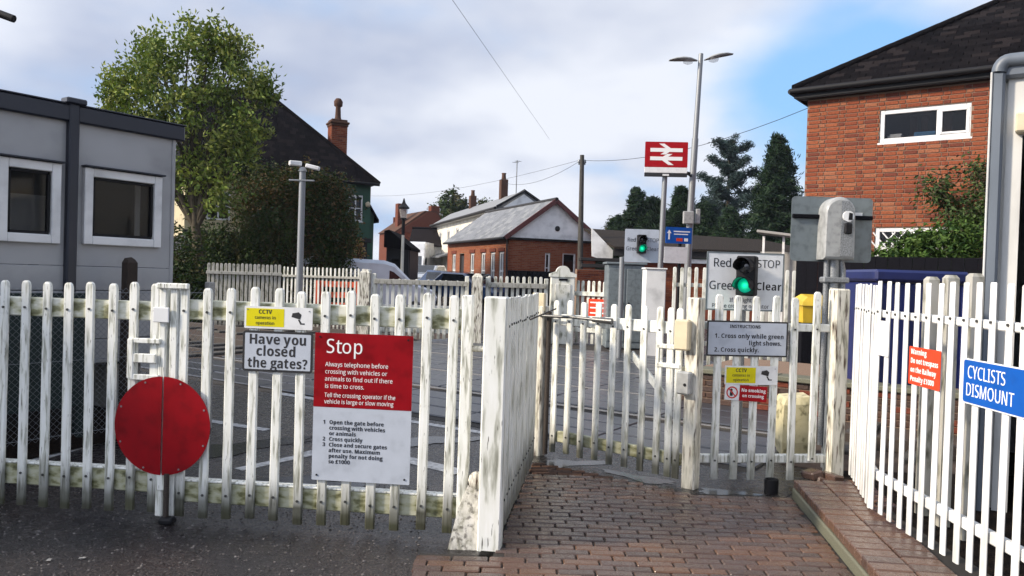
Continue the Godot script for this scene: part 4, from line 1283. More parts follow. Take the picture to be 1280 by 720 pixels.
func build_far_houses() -> void:
	# white terrace: its sunlit front runs away to the left
	var f := frame(-6.2, -62.0, -0.73, -44.0, 0.5)
	var t := thing("white_terrace", "white rendered terrace with a slate roof behind the station building", "house", f)
	var L := 18.8
	var holes := []
	for i in 6:
		holes.append([1.2 + i * 3.0, 2.1 + i * 3.0, 2.9, 4.3])
	part("front_wall", holed_wall(0, L, 0, 4.8, 0.2, holes), M.render_warm, t)
	for h: Array in holes:
		window(t, h[0], h[1], h[2], h[3], -0.08, 0.1, [0.45], [0.7], M.plastic_white, 0.08, 0.15)
	part("body", bx(Vector3(L, 4.8, 2.2)), M.render_white, t, off(L / 2, 2.4, -1.5))
	part("porch_roof", MB.new().loft([[Vector3(0, 2.3, 1.0), Vector3(0, 2.2, 1.0), Vector3(0, 2.5, 0), Vector3(0, 2.65, 0)], [Vector3(6.5, 2.3, 1.0), Vector3(6.5, 2.2, 1.0), Vector3(6.5, 2.5, 0), Vector3(6.5, 2.65, 0)]]).done(), M.slate_1, t)
	var roof := part("roof", MB.new().loft([[Vector3(-0.3, 4.75, 0.4), Vector3(-0.3, 4.9, 0.4), Vector3(-0.3, 5.9, -1.2), Vector3(-0.3, 5.0, -2.8), Vector3(-0.3, 4.75, -2.8)], [Vector3(L + 0.3, 4.75, 0.4), Vector3(L + 0.3, 4.9, 0.4), Vector3(L + 0.3, 5.9, -1.2), Vector3(L + 0.3, 5.0, -2.8), Vector3(L + 0.3, 4.75, -2.8)]]).done(), M.slate_2, t)
	part("gutter", MB.new().tube([Vector3(-0.3, 4.85, 0.45), Vector3(L + 0.3, 4.85, 0.45)], 0.09, 0.09, 6).done(), M.pub_dark, t)
	part("gable_end", plate(PackedVector2Array([Vector2(-1.2, 4.9), Vector2(1.2, 4.9), Vector2(0, 5.7)]), 0.1), M.render_white, t, Transform3D(Basis(Vector3.FORWARD, Vector3.UP, Vector3.RIGHT), Vector3(L + 0.31, 0, -1.2)))
	part("bargeboard", MB.new().tube([Vector3(L + 0.42, 4.9, 0.4), Vector3(L + 0.42, 5.9, -1.2), Vector3(L + 0.42, 4.95, -2.8)], 0.1, 0.1, 4).done(), M.pub_dark, t)
	for k: Array in [[14.9, 7.0], [7.0, 6.7]]:
		var ch := part("chimney", bx(Vector3(0.48, 1.8, 0.45), 0.02), M.corbel, roof, off(k[0], k[1] - 0.9, -1.2))
		part("chimney_pot", MB.new().lathe([Vector2(0.15, 0.88), Vector2(0.12, 1.2), Vector2(0.15, 1.3), Vector2(0.02, 1.31)], 10).done(), M.corbel, ch)
	solo("tv_aerial", MB.new().tube([Vector3(0, 0, 0), Vector3(0, 2.0, 0)], 0.03, 0.03, 6).tube([Vector3(-0.4, 1.9, 0), Vector3(0.4, 1.9, 0)], 0.02, 0.02, 4).tube([Vector3(-0.3, 1.9, -0.2), Vector3(-0.3, 1.9, 0.2)], 0.015, 0.015, 4).tube([Vector3(0.2, 1.9, -0.2), Vector3(0.2, 1.9, 0.2)], 0.015, 0.015, 4).done(), M.galvanised, "thin television aerial on the ridge of the white terrace", "aerial", f * off(17.6, 5.85, -1.2))
	# red brick house and slate roof at the end of the street
	var r := thing("brick_gabled_house", "distant red brick house with chimneys at the end of the street", "house", frame(-9.6, -64.0, -5.6, -66.0, 0.7))
	part("wall", bx(Vector3(4.6, 4.2, 5.0)), M.far_brick, r, off(2.3, 2.1, -2.6))
	brickwork(r, Transform3D(), 4.6, 2.0, 4.2, [], 0)
	part("gable", plate(PackedVector2Array([Vector2(0, 4.2), Vector2(4.6, 4.2), Vector2(3.4, 6.0), Vector2(2.6, 6.0)]), 0.1), M.far_brick, r, off(0, 0, -0.1))
	part("roof", MB.new().loft([[Vector3(-0.2, 4.2, -0.15), Vector3(4.8, 4.2, -0.15), Vector3(3.5, 6.1, -0.15), Vector3(2.4, 6.1, -0.15)], [Vector3(-0.2, 4.2, -5), Vector3(4.8, 4.2, -5), Vector3(3.5, 6.1, -5), Vector3(2.4, 6.1, -5)]]).done(), M.corbel, r)
	for x: float in [0.9, 3.9]:
		part("chimney", bx(Vector3(0.8, 2.2, 0.7), 0.03), M.far_brick, r, off(x, 5.6, -2.0))
	var s := thing("slate_roofed_house", "dark slate roofed white house behind the delivery van", "house", off(-7.9, 0.7, -60.0))
	part("wall", holed_wall(0, 3.2, 0, 2.9, 0.2, [[0.7, 1.5, 1.2, 2.3]]), M.render_white, s)
	part("body", bx(Vector3(3.2, 2.9, 3.5)), M.render_white, s, off(1.6, 1.45, -2.0))
	window(s, 0.7, 1.5, 1.2, 2.3, -0.08, 0.08, [0.4], [0.55], M.plastic_white)
	var s2 := part("roof", MB.new().loft([[Vector3(-0.2, 2.9, 0.3), Vector3(3.4, 2.9, 0.3), Vector3(3.4, 3.0, 0.3), Vector3(-0.2, 3.0, 0.3)], [Vector3(-0.2, 4.3, -1.8), Vector3(3.4, 4.3, -1.8), Vector3(3.4, 4.4, -1.8), Vector3(-0.2, 4.4, -1.8)]]).done(), M.tile_3, s)
	part("ridge", MB.new().tube([Vector3(-0.2, 4.42, -1.8), Vector3(3.4, 4.42, -1.8)], 0.1, 0.1, 6).done(), M.tile_0, s2)
	var bt := thing("chimneyed_roof", "far small brick house with two chimneys left of the lantern", "house", off(-11.2, 0.7, -68.0))
	part("wall", bx(Vector3(3.0, 3.6, 3.0)), M.far_brick, bt, off(1.5, 1.8, -1.5))
	part("roof", MB.new().loft([[Vector3(-0.2, 3.6, 0.2), Vector3(3.2, 3.6, 0.2), Vector3(3.2, 3.7, 0.2), Vector3(-0.2, 3.7, 0.2)], [Vector3(-0.2, 4.7, -1.5), Vector3(3.2, 4.7, -1.5), Vector3(3.2, 4.8, -1.5), Vector3(-0.2, 4.8, -1.5)]]).done(), M.corbel, bt)
	for x: float in [0.7, 2.2]:
		part("chimney", bx(Vector3(0.6, 1.7, 0.6), 0.03), M.far_brick, bt, off(x, 4.9, -1.4))

func build_trees() -> void:
	var g1 := lin(0.085, 0.13, 0.022)
	var greens := [Color(0.2, 0.26, 0.055), Color(0.14, 0.2, 0.045), Color(0.26, 0.29, 0.06), Color(0.1, 0.15, 0.035), Color(0.23, 0.25, 0.075)]
	var deep := [Color(0.042, 0.07, 0.02), Color(0.03, 0.052, 0.018), Color(0.06, 0.085, 0.025), Color(0.065, 0.06, 0.024)]
	var autumn := [Color(0.045, 0.07, 0.02), Color(0.03, 0.05, 0.018), Color(0.11, 0.075, 0.03), Color(0.07, 0.085, 0.028), Color(0.13, 0.085, 0.04)]
	# the big light-leaved tree behind the cabin
	var t := thing("broadleaf_tree", "tall leafy tree with an airy rounded crown behind the grey cabin", "tree", Transform3D(Basis().scaled(Vector3(0.88, 1, 0.9)), Vector3(-8.95, 0, -22.0)))
	part("trunk", MB.new().tube([Vector3(0, -0.1, 0), Vector3(0.1, 1.2, 0), Vector3(-0.05, 2.6, 0.1), Vector3(-0.2, 4.4, 0), Vector3(-0.4, 6.5, 0)], 0.2, 0.07, 10).done(), M.bark, t)
	var blobs := [[Vector3(-0.5, 7.6, 0), Vector3(1.3, 1.05, 1.2), 520], [Vector3(-1.6, 6.6, 0.3), Vector3(1.15, 1.1, 1.1), 480], [Vector3(0.7, 7.2, -0.2), Vector3(1.1, 1.1, 1.1), 420], [Vector3(1.35, 6.1, 0), Vector3(0.95, 1.1, 1.0), 400], [Vector3(-2.3, 5.3, 0.2), Vector3(0.85, 0.95, 0.9), 360], [Vector3(-0.6, 5.7, 0.4), Vector3(1.4, 1.0, 1.2), 520], [Vector3(0.8, 4.9, 0.2), Vector3(1.25, 0.9, 1.1), 460], [Vector3(-1.3, 4.5, 0), Vector3(1.3, 0.8, 1.1), 420], [Vector3(0.2, 3.7, 0), Vector3(1.3, 0.8, 1.0), 380], [Vector3(1.9, 5.2, 0.1), Vector3(0.5, 0.5, 0.6), 110], [Vector3(-2.9, 5.9, 0), Vector3(0.35, 0.5, 0.5), 70], [Vector3(0.2, 8.35, 0), Vector3(0.7, 0.35, 0.6), 90], [Vector3(1.2, 7.9, 0), Vector3(0.5, 0.4, 0.5), 80], [Vector3(-2.6, 6.3, 0.2), Vector3(0.6, 0.8, 0.6), 220], [Vector3(-1.6, 7.6, 0), Vector3(0.6, 0.6, 0.6), 200], [Vector3(2.0, 6.6, 0), Vector3(0.45, 0.6, 0.5), 150]]
	var ends := []
	for b: Array in blobs:
		ends.append(b[0])
	limbs(t, Vector3(-0.05, 2.6, 0.1), ends, 0.085)
	crown(t, "crown", blobs, leaf_clump(3, 11, 0.24, 0.15, 0.075), greens, M.leaf, 31, -0.09, 1.1, 0.5)
	# shrubs in front of the pub
	shrub("dark_bush", "large dark evergreen bush left of the camera pole, behind the weathered fence", off(-8.2, 0, -23.5), [[Vector3(0.2, 1.2, 0), Vector3(1.4, 1.3, 1.0), 900], [Vector3(0.9, 2.6, 0), Vector3(1.0, 0.8, 0.9), 520], [Vector3(-0.8, 2.0, 0), Vector3(1.1, 1.0, 0.9), 520]], deep, 5, 0.11, 0.5)
	shrub("autumn_bush", "tall dark bush with brownish autumn leaves behind the camera pole", off(-6.4, 0, -24.2), [[Vector3(0, 1.3, 0), Vector3(1.2, 1.4, 0.9), 900], [Vector3(0.2, 3.1, 0), Vector3(1.25, 1.1, 0.8), 800], [Vector3(-0.7, 2.6, 0.2), Vector3(0.8, 0.9, 0.8), 420], [Vector3(0.8, 2.5, 0), Vector3(0.7, 1.1, 0.7), 420], [Vector3(-0.3, 4.0, 0), Vector3(1.0, 0.8, 0.7), 520], [Vector3(0.6, 3.9, 0), Vector3(0.7, 0.7, 0.6), 320], [Vector3(-1.5, 3.6, 0), Vector3(0.9, 0.9, 0.7), 420]], autumn, 6, 0.11, 0.5)
	shrub("dark_bush", "dark rounded bush right of the camera pole against the green pub", off(-5.6, 0, -24.0), [[Vector3(0, 1.2, 0), Vector3(0.75, 1.3, 0.8), 620], [Vector3(0.05, 2.7, 0), Vector3(0.7, 1.0, 0.7), 520], [Vector3(-0.2, 3.7, 0), Vector3(0.45, 0.5, 0.5), 200]], deep, 7, 0.11, 0.5)
	shrub("dark_bush", "low dark bush between the cabin's end and the tall leafy tree", off(-9.9, 0, -21.0), [[Vector3(0.4, 1.3, 0), Vector3(1.4, 1.4, 0.8), 800], [Vector3(1.3, 0.8, 0.3), Vector3(0.9, 0.9, 0.6), 400]], deep, 8, 0.11, 0.5)
	shrub("ivy", "dark ivy climbing the roof slope of the green pub behind the leafy tree", off(-8.6, 0, -26.6), [[Vector3(-0.2, 4.6, 0.4), Vector3(1.1, 0.7, 0.4), 420], [Vector3(0.4, 3.4, 0.6), Vector3(1.3, 1.2, 0.4), 600], [Vector3(-0.9, 5.6, 0.2), Vector3(0.7, 0.8, 0.5), 300]], deep, 9, 0.1, 0.35)
	# in front of the brick house
	var h := frame(5.49, -14.71, 5.49 + 0.797, -14.71 + 0.604)
	shrub("climbing_shrub", "glossy green climber growing over the downstairs window of the brick house", h * off(1.9, 0, 0.75), [[Vector3(-0.4, 1.9, 0), Vector3(0.55, 0.35, 0.2), 260], [Vector3(0.3, 2.3, 0.05), Vector3(0.6, 0.28, 0.2), 280], [Vector3(0.8, 2.35, 0), Vector3(0.45, 0.35, 0.25), 240], [Vector3(0.1, 2.0, 0), Vector3(0.8, 0.3, 0.2), 160], [Vector3(-0.75, 2.0, 0), Vector3(0.3, 0.35, 0.2), 120]], [Color(0.05, 0.1, 0.02), Color(0.075, 0.13, 0.03), Color(0.03, 0.065, 0.018), Color(0.1, 0.16, 0.04)], 10, 0.085, 0.12)
	shrub("tall_shrub", "loose tall shrub reaching up the brick wall beside the pale modular building", h * off(2.75, 0, 0.5), [[Vector3(0, 3.0, 0), Vector3(0.5, 0.45, 0.3), 200], [Vector3(-0.3, 3.25, 0), Vector3(0.45, 0.3, 0.25), 120], [Vector3(0.15, 3.5, 0), Vector3(0.3, 0.25, 0.25), 80], [Vector3(0.1, 2.5, 0), Vector3(0.35, 0.4, 0.3), 120]], [Color(0.045, 0.075, 0.02), Color(0.06, 0.05, 0.03), Color(0.03, 0.055, 0.018), Color(0.09, 0.13, 0.05)], 11, 0.08, 0.1)
	# conifers and far trees
	var needles := [Color(0.018, 0.04, 0.018), Color(0.025, 0.05, 0.02), Color(0.014, 0.03, 0.016)]
	conifer("cedar", "blue-green cedar with tiered spreading boughs left of the dark conical conifer", off(12.9, 0, -47.0), 10.4, 2.5, [Color(0.035, 0.06, 0.055), Color(0.05, 0.08, 0.075), Color(0.025, 0.045, 0.04)], 14, true, 46)
	conifer("conical_conifer", "dark green conical conifer just left of the brick house", off(13.2, 0, -39.0), 9.3, 2.3, needles, 15, false, 70)
	conifer("dark_conifer", "dark bushy conifer right behind the red railway sign's pole", off(9.9, 0, -46.0), 7.2, 2.8, needles, 16, false, 50)
	conifer("dark_conifer", "pointed dark conifer left of the red railway sign's pole", off(7.7, 0, -49.0), 7.4, 1.9, needles, 17, false, 50)
	conifer("dark_conifer", "lowest dark conifer above the white gable end of the long low building", off(6.7, 0, -50.0), 5.7, 2.4, needles, 27, false, 50)
	conifer("dark_conifer", "dark conifer directly behind the blue station direction sign", off(8.7, 0, -48.5), 6.7, 2.6, needles, 28, false, 50)
	conifer("dark_conifer", "dark conifer filling the gap between the lamp column and the cedar", off(11.0, 0, -45.0), 6.2, 2.8, needles, 29, false, 50)
	conifer("dark_conifer", "dark conifer under the tiered boughs of the cedar", off(12.0, 0, -43.0), 5.7, 2.4, needles, 18, false, 50)
	for k: Array in [[-6.6, -80.0, 9.6, 2.7, "distant rounded dark tree above the red roofs, left of the terrace chimney"], [-3.4, -82.0, 8.9, 1.9, "distant smaller dark tree between the terrace's two chimneys"], [3.8, -90.0, 9.7, 2.6, "distant low tree peeping over the station roof's ridge"], [11.5, -85.0, 8.0, 2.4, "distant olive tree right of the telegraph pole"], [14.5, -88.0, 7.4, 3.4, "distant low hedge-like tree left of the pointed dark conifer"]]:
		var d := thing("distant_tree", k[4], "tree", off(k[0], 0.6, k[1]), "trees on the skyline")
		var H: float = k[2]
		var R: float = k[3]
		part("trunk", MB.new().tube([Vector3(0, 0, 0), Vector3(0, H * 0.6, 0)], 0.25, 0.12, 6).done(), M.bark, d)
		crown(d, "crown", [[Vector3(0, H * 0.62, 0), Vector3(R, H * 0.3, R), 500], [Vector3(-R * 0.5, H * 0.5, 0), Vector3(R * 0.7, H * 0.25, R), 260], [Vector3(R * 0.55, H * 0.52, 0), Vector3(R * 0.6, H * 0.25, R), 240], [Vector3(R * 0.1, H * 0.85, 0), Vector3(R * 0.6, H * 0.16, R * 0.6), 200]], leaf_clump(19, 9, 0.5, 0.35, 0.2), deep, M.leaf, 19 + int(H * 10), 0.3, 0.5, 0.4)

# ---------------------------------------------------------------- gates in front
func camera_sign(xf: Transform3D, w: float, h: float, label: String) -> void:
	var t := sign_board("camera_sign", label, xf, w, h, 0.006, M.sign_white)
	var yw := w * 0.585
	part("yellow_panel", plate(PackedVector2Array([Vector2(0.012, 0.012), Vector2(yw, 0.012), Vector2(yw, h - 0.012), Vector2(0.012, h - 0.012)]), 0.001), M.sign_yellow, t, off(0, 0, 0.003))
	words(t, "CCTV", h * 0.26, yw / 2 + 0.006, h * 0.76, 0.0046, M.ink, true, HORIZONTAL_ALIGNMENT_CENTER)
	words(t, "cameras in", h * 0.2, yw / 2 + 0.006, h * 0.5, 0.0046, M.ink, false, HORIZONTAL_ALIGNMENT_CENTER)
	words(t, "operation", h * 0.2, yw / 2 + 0.006, h * 0.25, 0.0046, M.ink, false, HORIZONTAL_ALIGNMENT_CENTER)
	# pictogram of a wall camera
	var c := Vector2(w * 0.78, h * 0.6)
	var s := h
	part("pictogram", MB.new().prism(Transform2D(-0.25, c) * PackedVector2Array([Vector2(-0.26, -0.1) * s, Vector2(0.16, -0.1) * s, Vector2(0.16, 0.12) * s, Vector2(0.0, 0.2) * s, Vector2(-0.16, 0.12) * s, Vector2(-0.26, 0.08) * s]), 0, 0.001).prism(Transform2D(0, c) * PackedVector2Array([Vector2(0.02, -0.14) * s, Vector2(0.1, -0.14) * s, Vector2(0.2, -0.3) * s, Vector2(0.34, -0.3) * s, Vector2(0.34, -0.36) * s, Vector2(0.14, -0.36) * s]), 0, 0.001).done(), M.ink, t, off(0, 0, 0.003))
	rivets(t, [Vector2(0.02, h - 0.02), Vector2(w - 0.02, h - 0.02)], 0.003, M.galvanised, 0.004)

func build_gates() -> void:
	var G := frame(-3.123, -4.763, -0.233, -4.479)
	# left leaf of the vehicle gate
	var l := thing("vehicle_gate", "left leaf of the white picket crossing gate, in front of the cabin", "gate", G)
	var us := [0.985, 0.845]
	us.append_array(steps(-1.86, 0.71, 0.1428))
	pales(l, us, 1.385, 0.056, 0.022, 0.052, M.paint, 1.0, [0.2, 1.22])
	rail(l, -1.9, 1.04, 0.165, 0.293, -0.045, 0.06, M.mossy_dark, "bottom_rail")
	part("rail_cap", bx(Vector3(2.94, 0.012, 0.064), 0.003), M.paint, l, off(-0.43, 0.3, -0.045))
	rail(l, -1.9, 1.04, 1.21, 1.325, -0.045, 0.06, M.mossy_paint, "top_rail")
	part("stile", MB.new().at(1.035, 0.73, -0.03, Vector3(0.045, 1.4, 0.09), 0.006).done(), M.paint, l)
	part("latch_plate", bx(Vector3(0.1, 0.09, 0.012), 0.004), M.sign_white, l, off(1.035, 1.25, 0.03))
	part("latch_guard", MB.new().at(0.93, 1.09, 0.022, Vector3(0.2, 0.03, 0.02), 0.004).at(0.92, 0.985, 0.022, Vector3(0.17, 0.055, 0.02), 0.004).at(0.93, 0.87, 0.022, Vector3(0.19, 0.035, 0.02), 0.004).at(0.845, 0.98, 0.022, Vector3(0.04, 0.24, 0.024), 0.004).done(), M.paint, l)
	# right leaf
	var r := thing("vehicle_gate", "right leaf of the white picket crossing gate, carrying the red Stop sign", "gate", G * off(1.07, 0, 0))
	us = []
	for u: float in [1.162, 1.31, 1.457, 1.604, 1.75, 1.9, 2.045, 2.19, 2.34, 2.485, 2.645, 2.8]:
		us.append(u - 1.07)
	pales(r, us, 1.385, 0.056, 0.022, 0.045, M.paint, 1.0, [0.14, 1.24])
	rail(r, 0.0, 1.83, 0.12, 0.244, -0.045, 0.06, M.mossy_dark, "bottom_rail")
	part("rail_cap", bx(Vector3(1.83, 0.012, 0.064), 0.003), M.paint, r, off(0.915, 0.251, -0.045))
	rail(r, 0.0, 1.83, 1.225, 1.345, -0.045, 0.06, M.mossy_paint, "top_rail")
	part("stile", bx(Vector3(0.05, 1.4, 0.09), 0.006), M.paint, r, off(0.035, 0.735, -0.03))
	part("stile", bx(Vector3(0.062, 1.4, 0.07), 0.006), M.paint, r, off(1.815, 0.73, -0.015))
	part("stile_cap", bx(Vector3(0.2, 0.035, 0.03), 0.006), M.paint, r, off(0.03, 1.425, 0.02))
	part("lower_plate", bx(Vector3(0.085, 0.1, 0.012), 0.004), M.paint, r, off(0.0, 0.245, 0.028))
	part("drop_bolt", MB.new().tube([Vector3(0.03, 0.02, 0.04), Vector3(0.03, 0.3, 0.04)], 0.016, 0.016, 8).done(), M.rusty_iron, r)
	part("bolt_foot", MB.new().at(0.045, 0.022, 0.05, Vector3(0.09, 0.04, 0.07), 0.012).done(), M.black_plastic, r)
	part("hinge", MB.new().tube([Vector3(1.83, 0.36, -0.02), Vector3(1.92, 0.35, -0.02)], 0.02, 0.02, 8).lathe([Vector2(0.005, -0.03), Vector2(0.035, -0.03), Vector2(0.035, 0.03), Vector2(0.005, 0.03)], 10, Transform3D(Basis(Vector3.RIGHT, PI / 2), Vector3(1.93, 0.35, 0.0))).done(), M.peeling_paint, r)
	part("hinge", MB.new().tube([Vector3(1.83, 1.12, -0.02), Vector3(1.95, 1.12, -0.02)], 0.018, 0.018, 8).done(), M.peeling_paint, r)
	# the red disc is two halves, one on each leaf
	for s in 2:
		var c := disc(0.0, 0.0, 0.296, PI / 2 + PI * s, PI * 1.5 + PI * s, 28)
		var t := thing("red_disc", ["left half of the round red gate disc", "right half of the round red gate disc"][s], "disc sign", G * off(1.056 if s == 0 else 1.066, 0.585, 0.034))
		part("plate", plate(c, 0.004), M.disc_red, t)
		for i in 4:
			var a := PI / 2 + PI * s + PI * (i + 0.5) / 4.0
			part("fixing", MB.new().prism(disc(cos(a) * 0.277, sin(a) * 0.277, 0.006, 0, TAU, 6), 0.004, 0.007).done(), M.galvanised, t)
	# signs on the gate
	camera_sign(G * off(1.55, 1.192, 0.019), 0.417, 0.131, "yellow and white camera notice above the closed-the-gates sign")
	var h := sign_board("question_sign", "white sign with black border asking Have you closed the gates?", G * off(1.544, 0.936, 0.019), 0.431, 0.242, 0.02, M.sign_grey, M.ink, 0.014)
	words(h, "Have you", 0.081, 0.215, 0.192, 0.0048, M.ink, true, HORIZONTAL_ALIGNMENT_CENTER)
	words(h, "closed", 0.081, 0.205, 0.122, 0.0048, M.ink, true, HORIZONTAL_ALIGNMENT_CENTER)
	words(h, "the gates?", 0.081, 0.215, 0.052, 0.0048, M.ink, true, HORIZONTAL_ALIGNMENT_CENTER, 0.92)
	var st := sign_board("stop_sign", "tall red and grey crossing instruction sign headed Stop", G * off(1.987, 0.312, 0.019), 0.588, 0.87, 0.006, M.sign_grey)
	part("red_panel", plate(PackedVector2Array([Vector2(0, 0.433), Vector2(0.588, 0.433), Vector2(0.588, 0.87), Vector2(0, 0.87)]), 0.0012), M.disc_red, st, off(0, 0, 0.003))
	words(st, "Stop", 0.112, 0.065, 0.79, 0.005, M.white_ink)
	var y := 0.685
	for s in ["Always telephone before", "crossing with vehicles or", "animals to find out if there", "is time to cross."]:
		words(st, s, 0.034, 0.065, y, 0.005, M.white_ink)
		y -= 0.0425
	y = 0.5
	for s in ["Tell the crossing operator if the", "vehicle is large or slow moving"]:
		words(st, s, 0.033, 0.065, y + 0.004, 0.005, M.white_ink, false, HORIZONTAL_ALIGNMENT_LEFT, 0.92)
		y -= 0.038
	y = 0.345
	for s: Array in [["1", "Open the gate before"], ["", "crossing with vehicles"], ["", "or animals"], ["2", "Cross quickly"], ["3", "Close and secure gates"], ["", "after use. Maximum"], ["", "penalty for not doing"], ["", "so £1000"]]:
		if s[0]:
			words(st, s[0], 0.032, 0.06, y, 0.0038, M.ink, true)
		words(st, s[1], 0.032, 0.098, y, 0.0038, M.ink, true)
		y -= 0.0332
	rivets(st, [Vector2(0.03, 0.03), Vector2(0.558, 0.03), Vector2(0.03, 0.845), Vector2(0.558, 0.845)], 0.004, M.black_plastic, 0.006)
	# short fence along the path with its broad end post
	var P := frame(-0.057, -4.312, 0.237, -6.603)
	var p := thing("picket_panel", "short white picket panel running back along the brick path from a broad post", "fence", P)
	part("post", MB.new().box(Vector3(0.115, 1.46, 0.13), off(0.05, 0.7, -0.03), 0.008).done(), M.panel_paint, p)
	us = steps(0.19, 2.2, 0.112)
	pales(p, us, 1.385, 0.075, 0.02, 0.03, M.panel_paint, 0.8, [0.18, 1.22], true, 0.7)
	rail(p, 0.1, 2.26, 0.15, 0.24, -0.04, 0.05, M.mossy_dark, "bottom_rail")
	rail(p, 0.1, 2.26, 1.18, 1.27, -0.04, 0.05, M.panel_paint, "top_rail")
	# the leaning concrete spur beside the post
	solo("concrete_spur", MB.new().loft([[Vector3(-0.1, -0.02, 0.1), Vector3(0.07, -0.02, 0.1), Vector3(0.07, -0.02, -0.05), Vector3(-0.1, -0.02, -0.05)], [Vector3(-0.05, 0.2, 0.02), Vector3(0.07, 0.2, 0.02), Vector3(0.07, 0.2, -0.1), Vector3(-0.05, 0.2, -0.1)], [Vector3(0.0, 0.33, -0.04), Vector3(0.07, 0.34, -0.04), Vector3(0.07, 0.34, -0.12), Vector3(0.0, 0.33, -0.12)]]).done(), M.flaking_concrete, "flaking whitewashed concrete block at the foot of the broad white post", "block", off(-0.22, 0, -4.42))
	solo("hinge_pin", MB.new().lathe([Vector2(0.008, -0.035), Vector2(0.045, -0.035), Vector2(0.05, 0.0), Vector2(0.045, 0.035), Vector2(0.008, 0.035)], 12, Transform3D(Basis(Vector3.RIGHT, PI / 2), Vector3.ZERO)).done(), M.peeling_paint, "round cream hinge cup between the gate's end and the broad white post", "hinge", off(-0.17, 0.36, -4.47))
	# wicket gate and its posts
	var Wf := frame(0.316, -6.673, 1.405, -5.787)
	var k := thing("wicket_gate", "small white picket pedestrian gate at the end of the brick path", "gate", Wf)
	pales(k, [0.091, 0.234, 0.377, 0.519, 0.662, 0.803, 0.945, 1.085, 1.185, 1.252], 1.3, 0.058, 0.02, 0.055, M.paint, 0.9, [0.14, 1.12])
	rail(k, 0.05, 1.28, 0.14, 0.235, -0.035, 0.04, M.mossy_dark, "bottom_rail")
	rail(k, 0.05, 1.28, 1.14, 1.235, -0.035, 0.04, M.paint, "top_rail")
	part("brace", MB.new().box(Vector3(0.52, 0.055, 0.025), Transform3D(Basis(Vector3.BACK, -0.78), Vector3(1.0, 0.78, -0.03)), 0.004).done(), M.paint, k)
	part("latch_bracket", MB.new().at(1.17, 1.045, 0.0, Vector3(0.2, 0.035, 0.04), 0.005).at(1.17, 0.9, 0.0, Vector3(0.2, 0.035, 0.04), 0.005).at(1.08, 0.97, 0.0, Vector3(0.03, 0.18, 0.04), 0.005).done(), M.paint, k)
	part("closing_bar", MB.new().tube([Vector3(-0.03, 1.215, 0.06), Vector3(0.3, 1.222, 0.07), Vector3(0.5, 1.215, 0.06)], 0.013, 0.013, 8).tube([Vector3(0.5, 1.215, 0.06), Vector3(0.56, 1.213, 0.058), Vector3(0.68, 1.21, 0.05)], 0.02, 0.026, 8).done(), M.steel, k)
	var hp := thing("gate_post", "rust-stained white hanging post at the left of the wicket gate", "post", Wf * off(-0.065, 0, 0.0))
	part("post", MB.new().box(Vector3(0.1, 1.32, 0.1), off(0, 0.64, 0), 0.008).done(), M.peeling_paint, hp)
	part("hinge_tube", MB.new().tube([Vector3(0.082, 0.02, 0.0), Vector3(0.082, 1.25, 0.0)], 0.022, 0.022, 8).done(), M.rusty_iron, hp)
	part("cap", bx(Vector3(0.13, 0.16, 0.03), 0.006), M.cream, hp, off(-0.01, 1.33, 0.03))
	solo("wire", MB.new().tube([Vector3(0, 0, 0), Vector3(0.14, 0.045, -0.3), Vector3(0.21, 0.06, -0.55)], 0.006, 0.006, 6).done(), M.rusty_iron, "thin dark wire stretched before the picket panel to the wicket's hanging post", "wire", off(0.135, 1.245, -5.45))
	var lp := thing("gate_post", "peeling cream latch post between the wicket gate and the sign fence", "post", Wf * off(1.385, 0, 0.01))
	part("post", MB.new().box(Vector3(0.105, 1.46, 0.105), off(0, 0.7, 0), 0.01).done(), M.peeling_paint, lp)
	part("latch_box", bx(Vector3(0.12, 0.23, 0.06), 0.012), M.cream, lp, off(-0.06, 1.15, 0.085))
	var lock := part("lock_box", bx(Vector3(0.11, 0.17, 0.07), 0.012), M.grey_cast, lp, off(-0.03, 0.795, 0.09))
	part("keyhole", MB.new().prism(disc(0.02, -0.01, 0.012, 0, TAU, 10), 0.035, 0.039).done(), M.black_plastic, lock)
	# the fence that carries the pedestrian signs
	var S := frame(1.42, -5.85, 2.62, -6.0)
	var s := thing("sign_fence", "white picket fence carrying the instruction signs, right of the latch post", "fence", S)
	pales(s, [0.161, 0.314, 0.455, 0.61, 0.773], 1.405, 0.06, 0.022, 0.052, M.paint, 0.55, [0.14, 1.16])
	pales(s, [0.945], 1.31, 0.06, 0.022, 0.2, M.paint, 0.2, [0.02, 1.02])
	rail(s, 0.03, 1.19, 0.17, 0.235, -0.036, 0.045, M.paint, "bottom_rail")
	rail(s, 0.03, 1.19, 1.19, 1.25, -0.036, 0.045, M.paint, "top_rail")
	part("post", MB.new().box(Vector3(0.12, 1.5, 0.12), off(1.125, 0.78, 0.0), 0.012).done(), M.peeling_paint, s)
	var ins := sign_board("instruction_sign", "grey sign with black border headed INSTRUCTIONS", S * off(0.06, 0.992, 0.019), 0.644, 0.27, 0.008, M.sign_grey, M.ink, 0.012)
	words(ins, "INSTRUCTIONS", 0.034, 0.3, 0.228, 0.005, M.ink, true, HORIZONTAL_ALIGNMENT_CENTER)
	words(ins, "1. Cross only while green", 0.046, 0.06, 0.155, 0.005, M.ink, true)
	words(ins, "light shows.", 0.046, 0.595, 0.103, 0.005, M.ink, true, HORIZONTAL_ALIGNMENT_RIGHT)
	words(ins, "2. Cross quickly.", 0.046, 0.06, 0.05, 0.005, M.ink, true)
	camera_sign(S * off(0.212, 0.778, 0.019), 0.42, 0.143, "yellow and white camera notice under the INSTRUCTIONS sign")
	var rd := sign_board("warning_sign", "small red and white prohibition notice below the yellow camera notice", S * Transform3D(Basis(Vector3.BACK, -0.05), Vector3(0.215, 0.662, 0.019)), 0.335, 0.118, 0.005, M.sign_white)
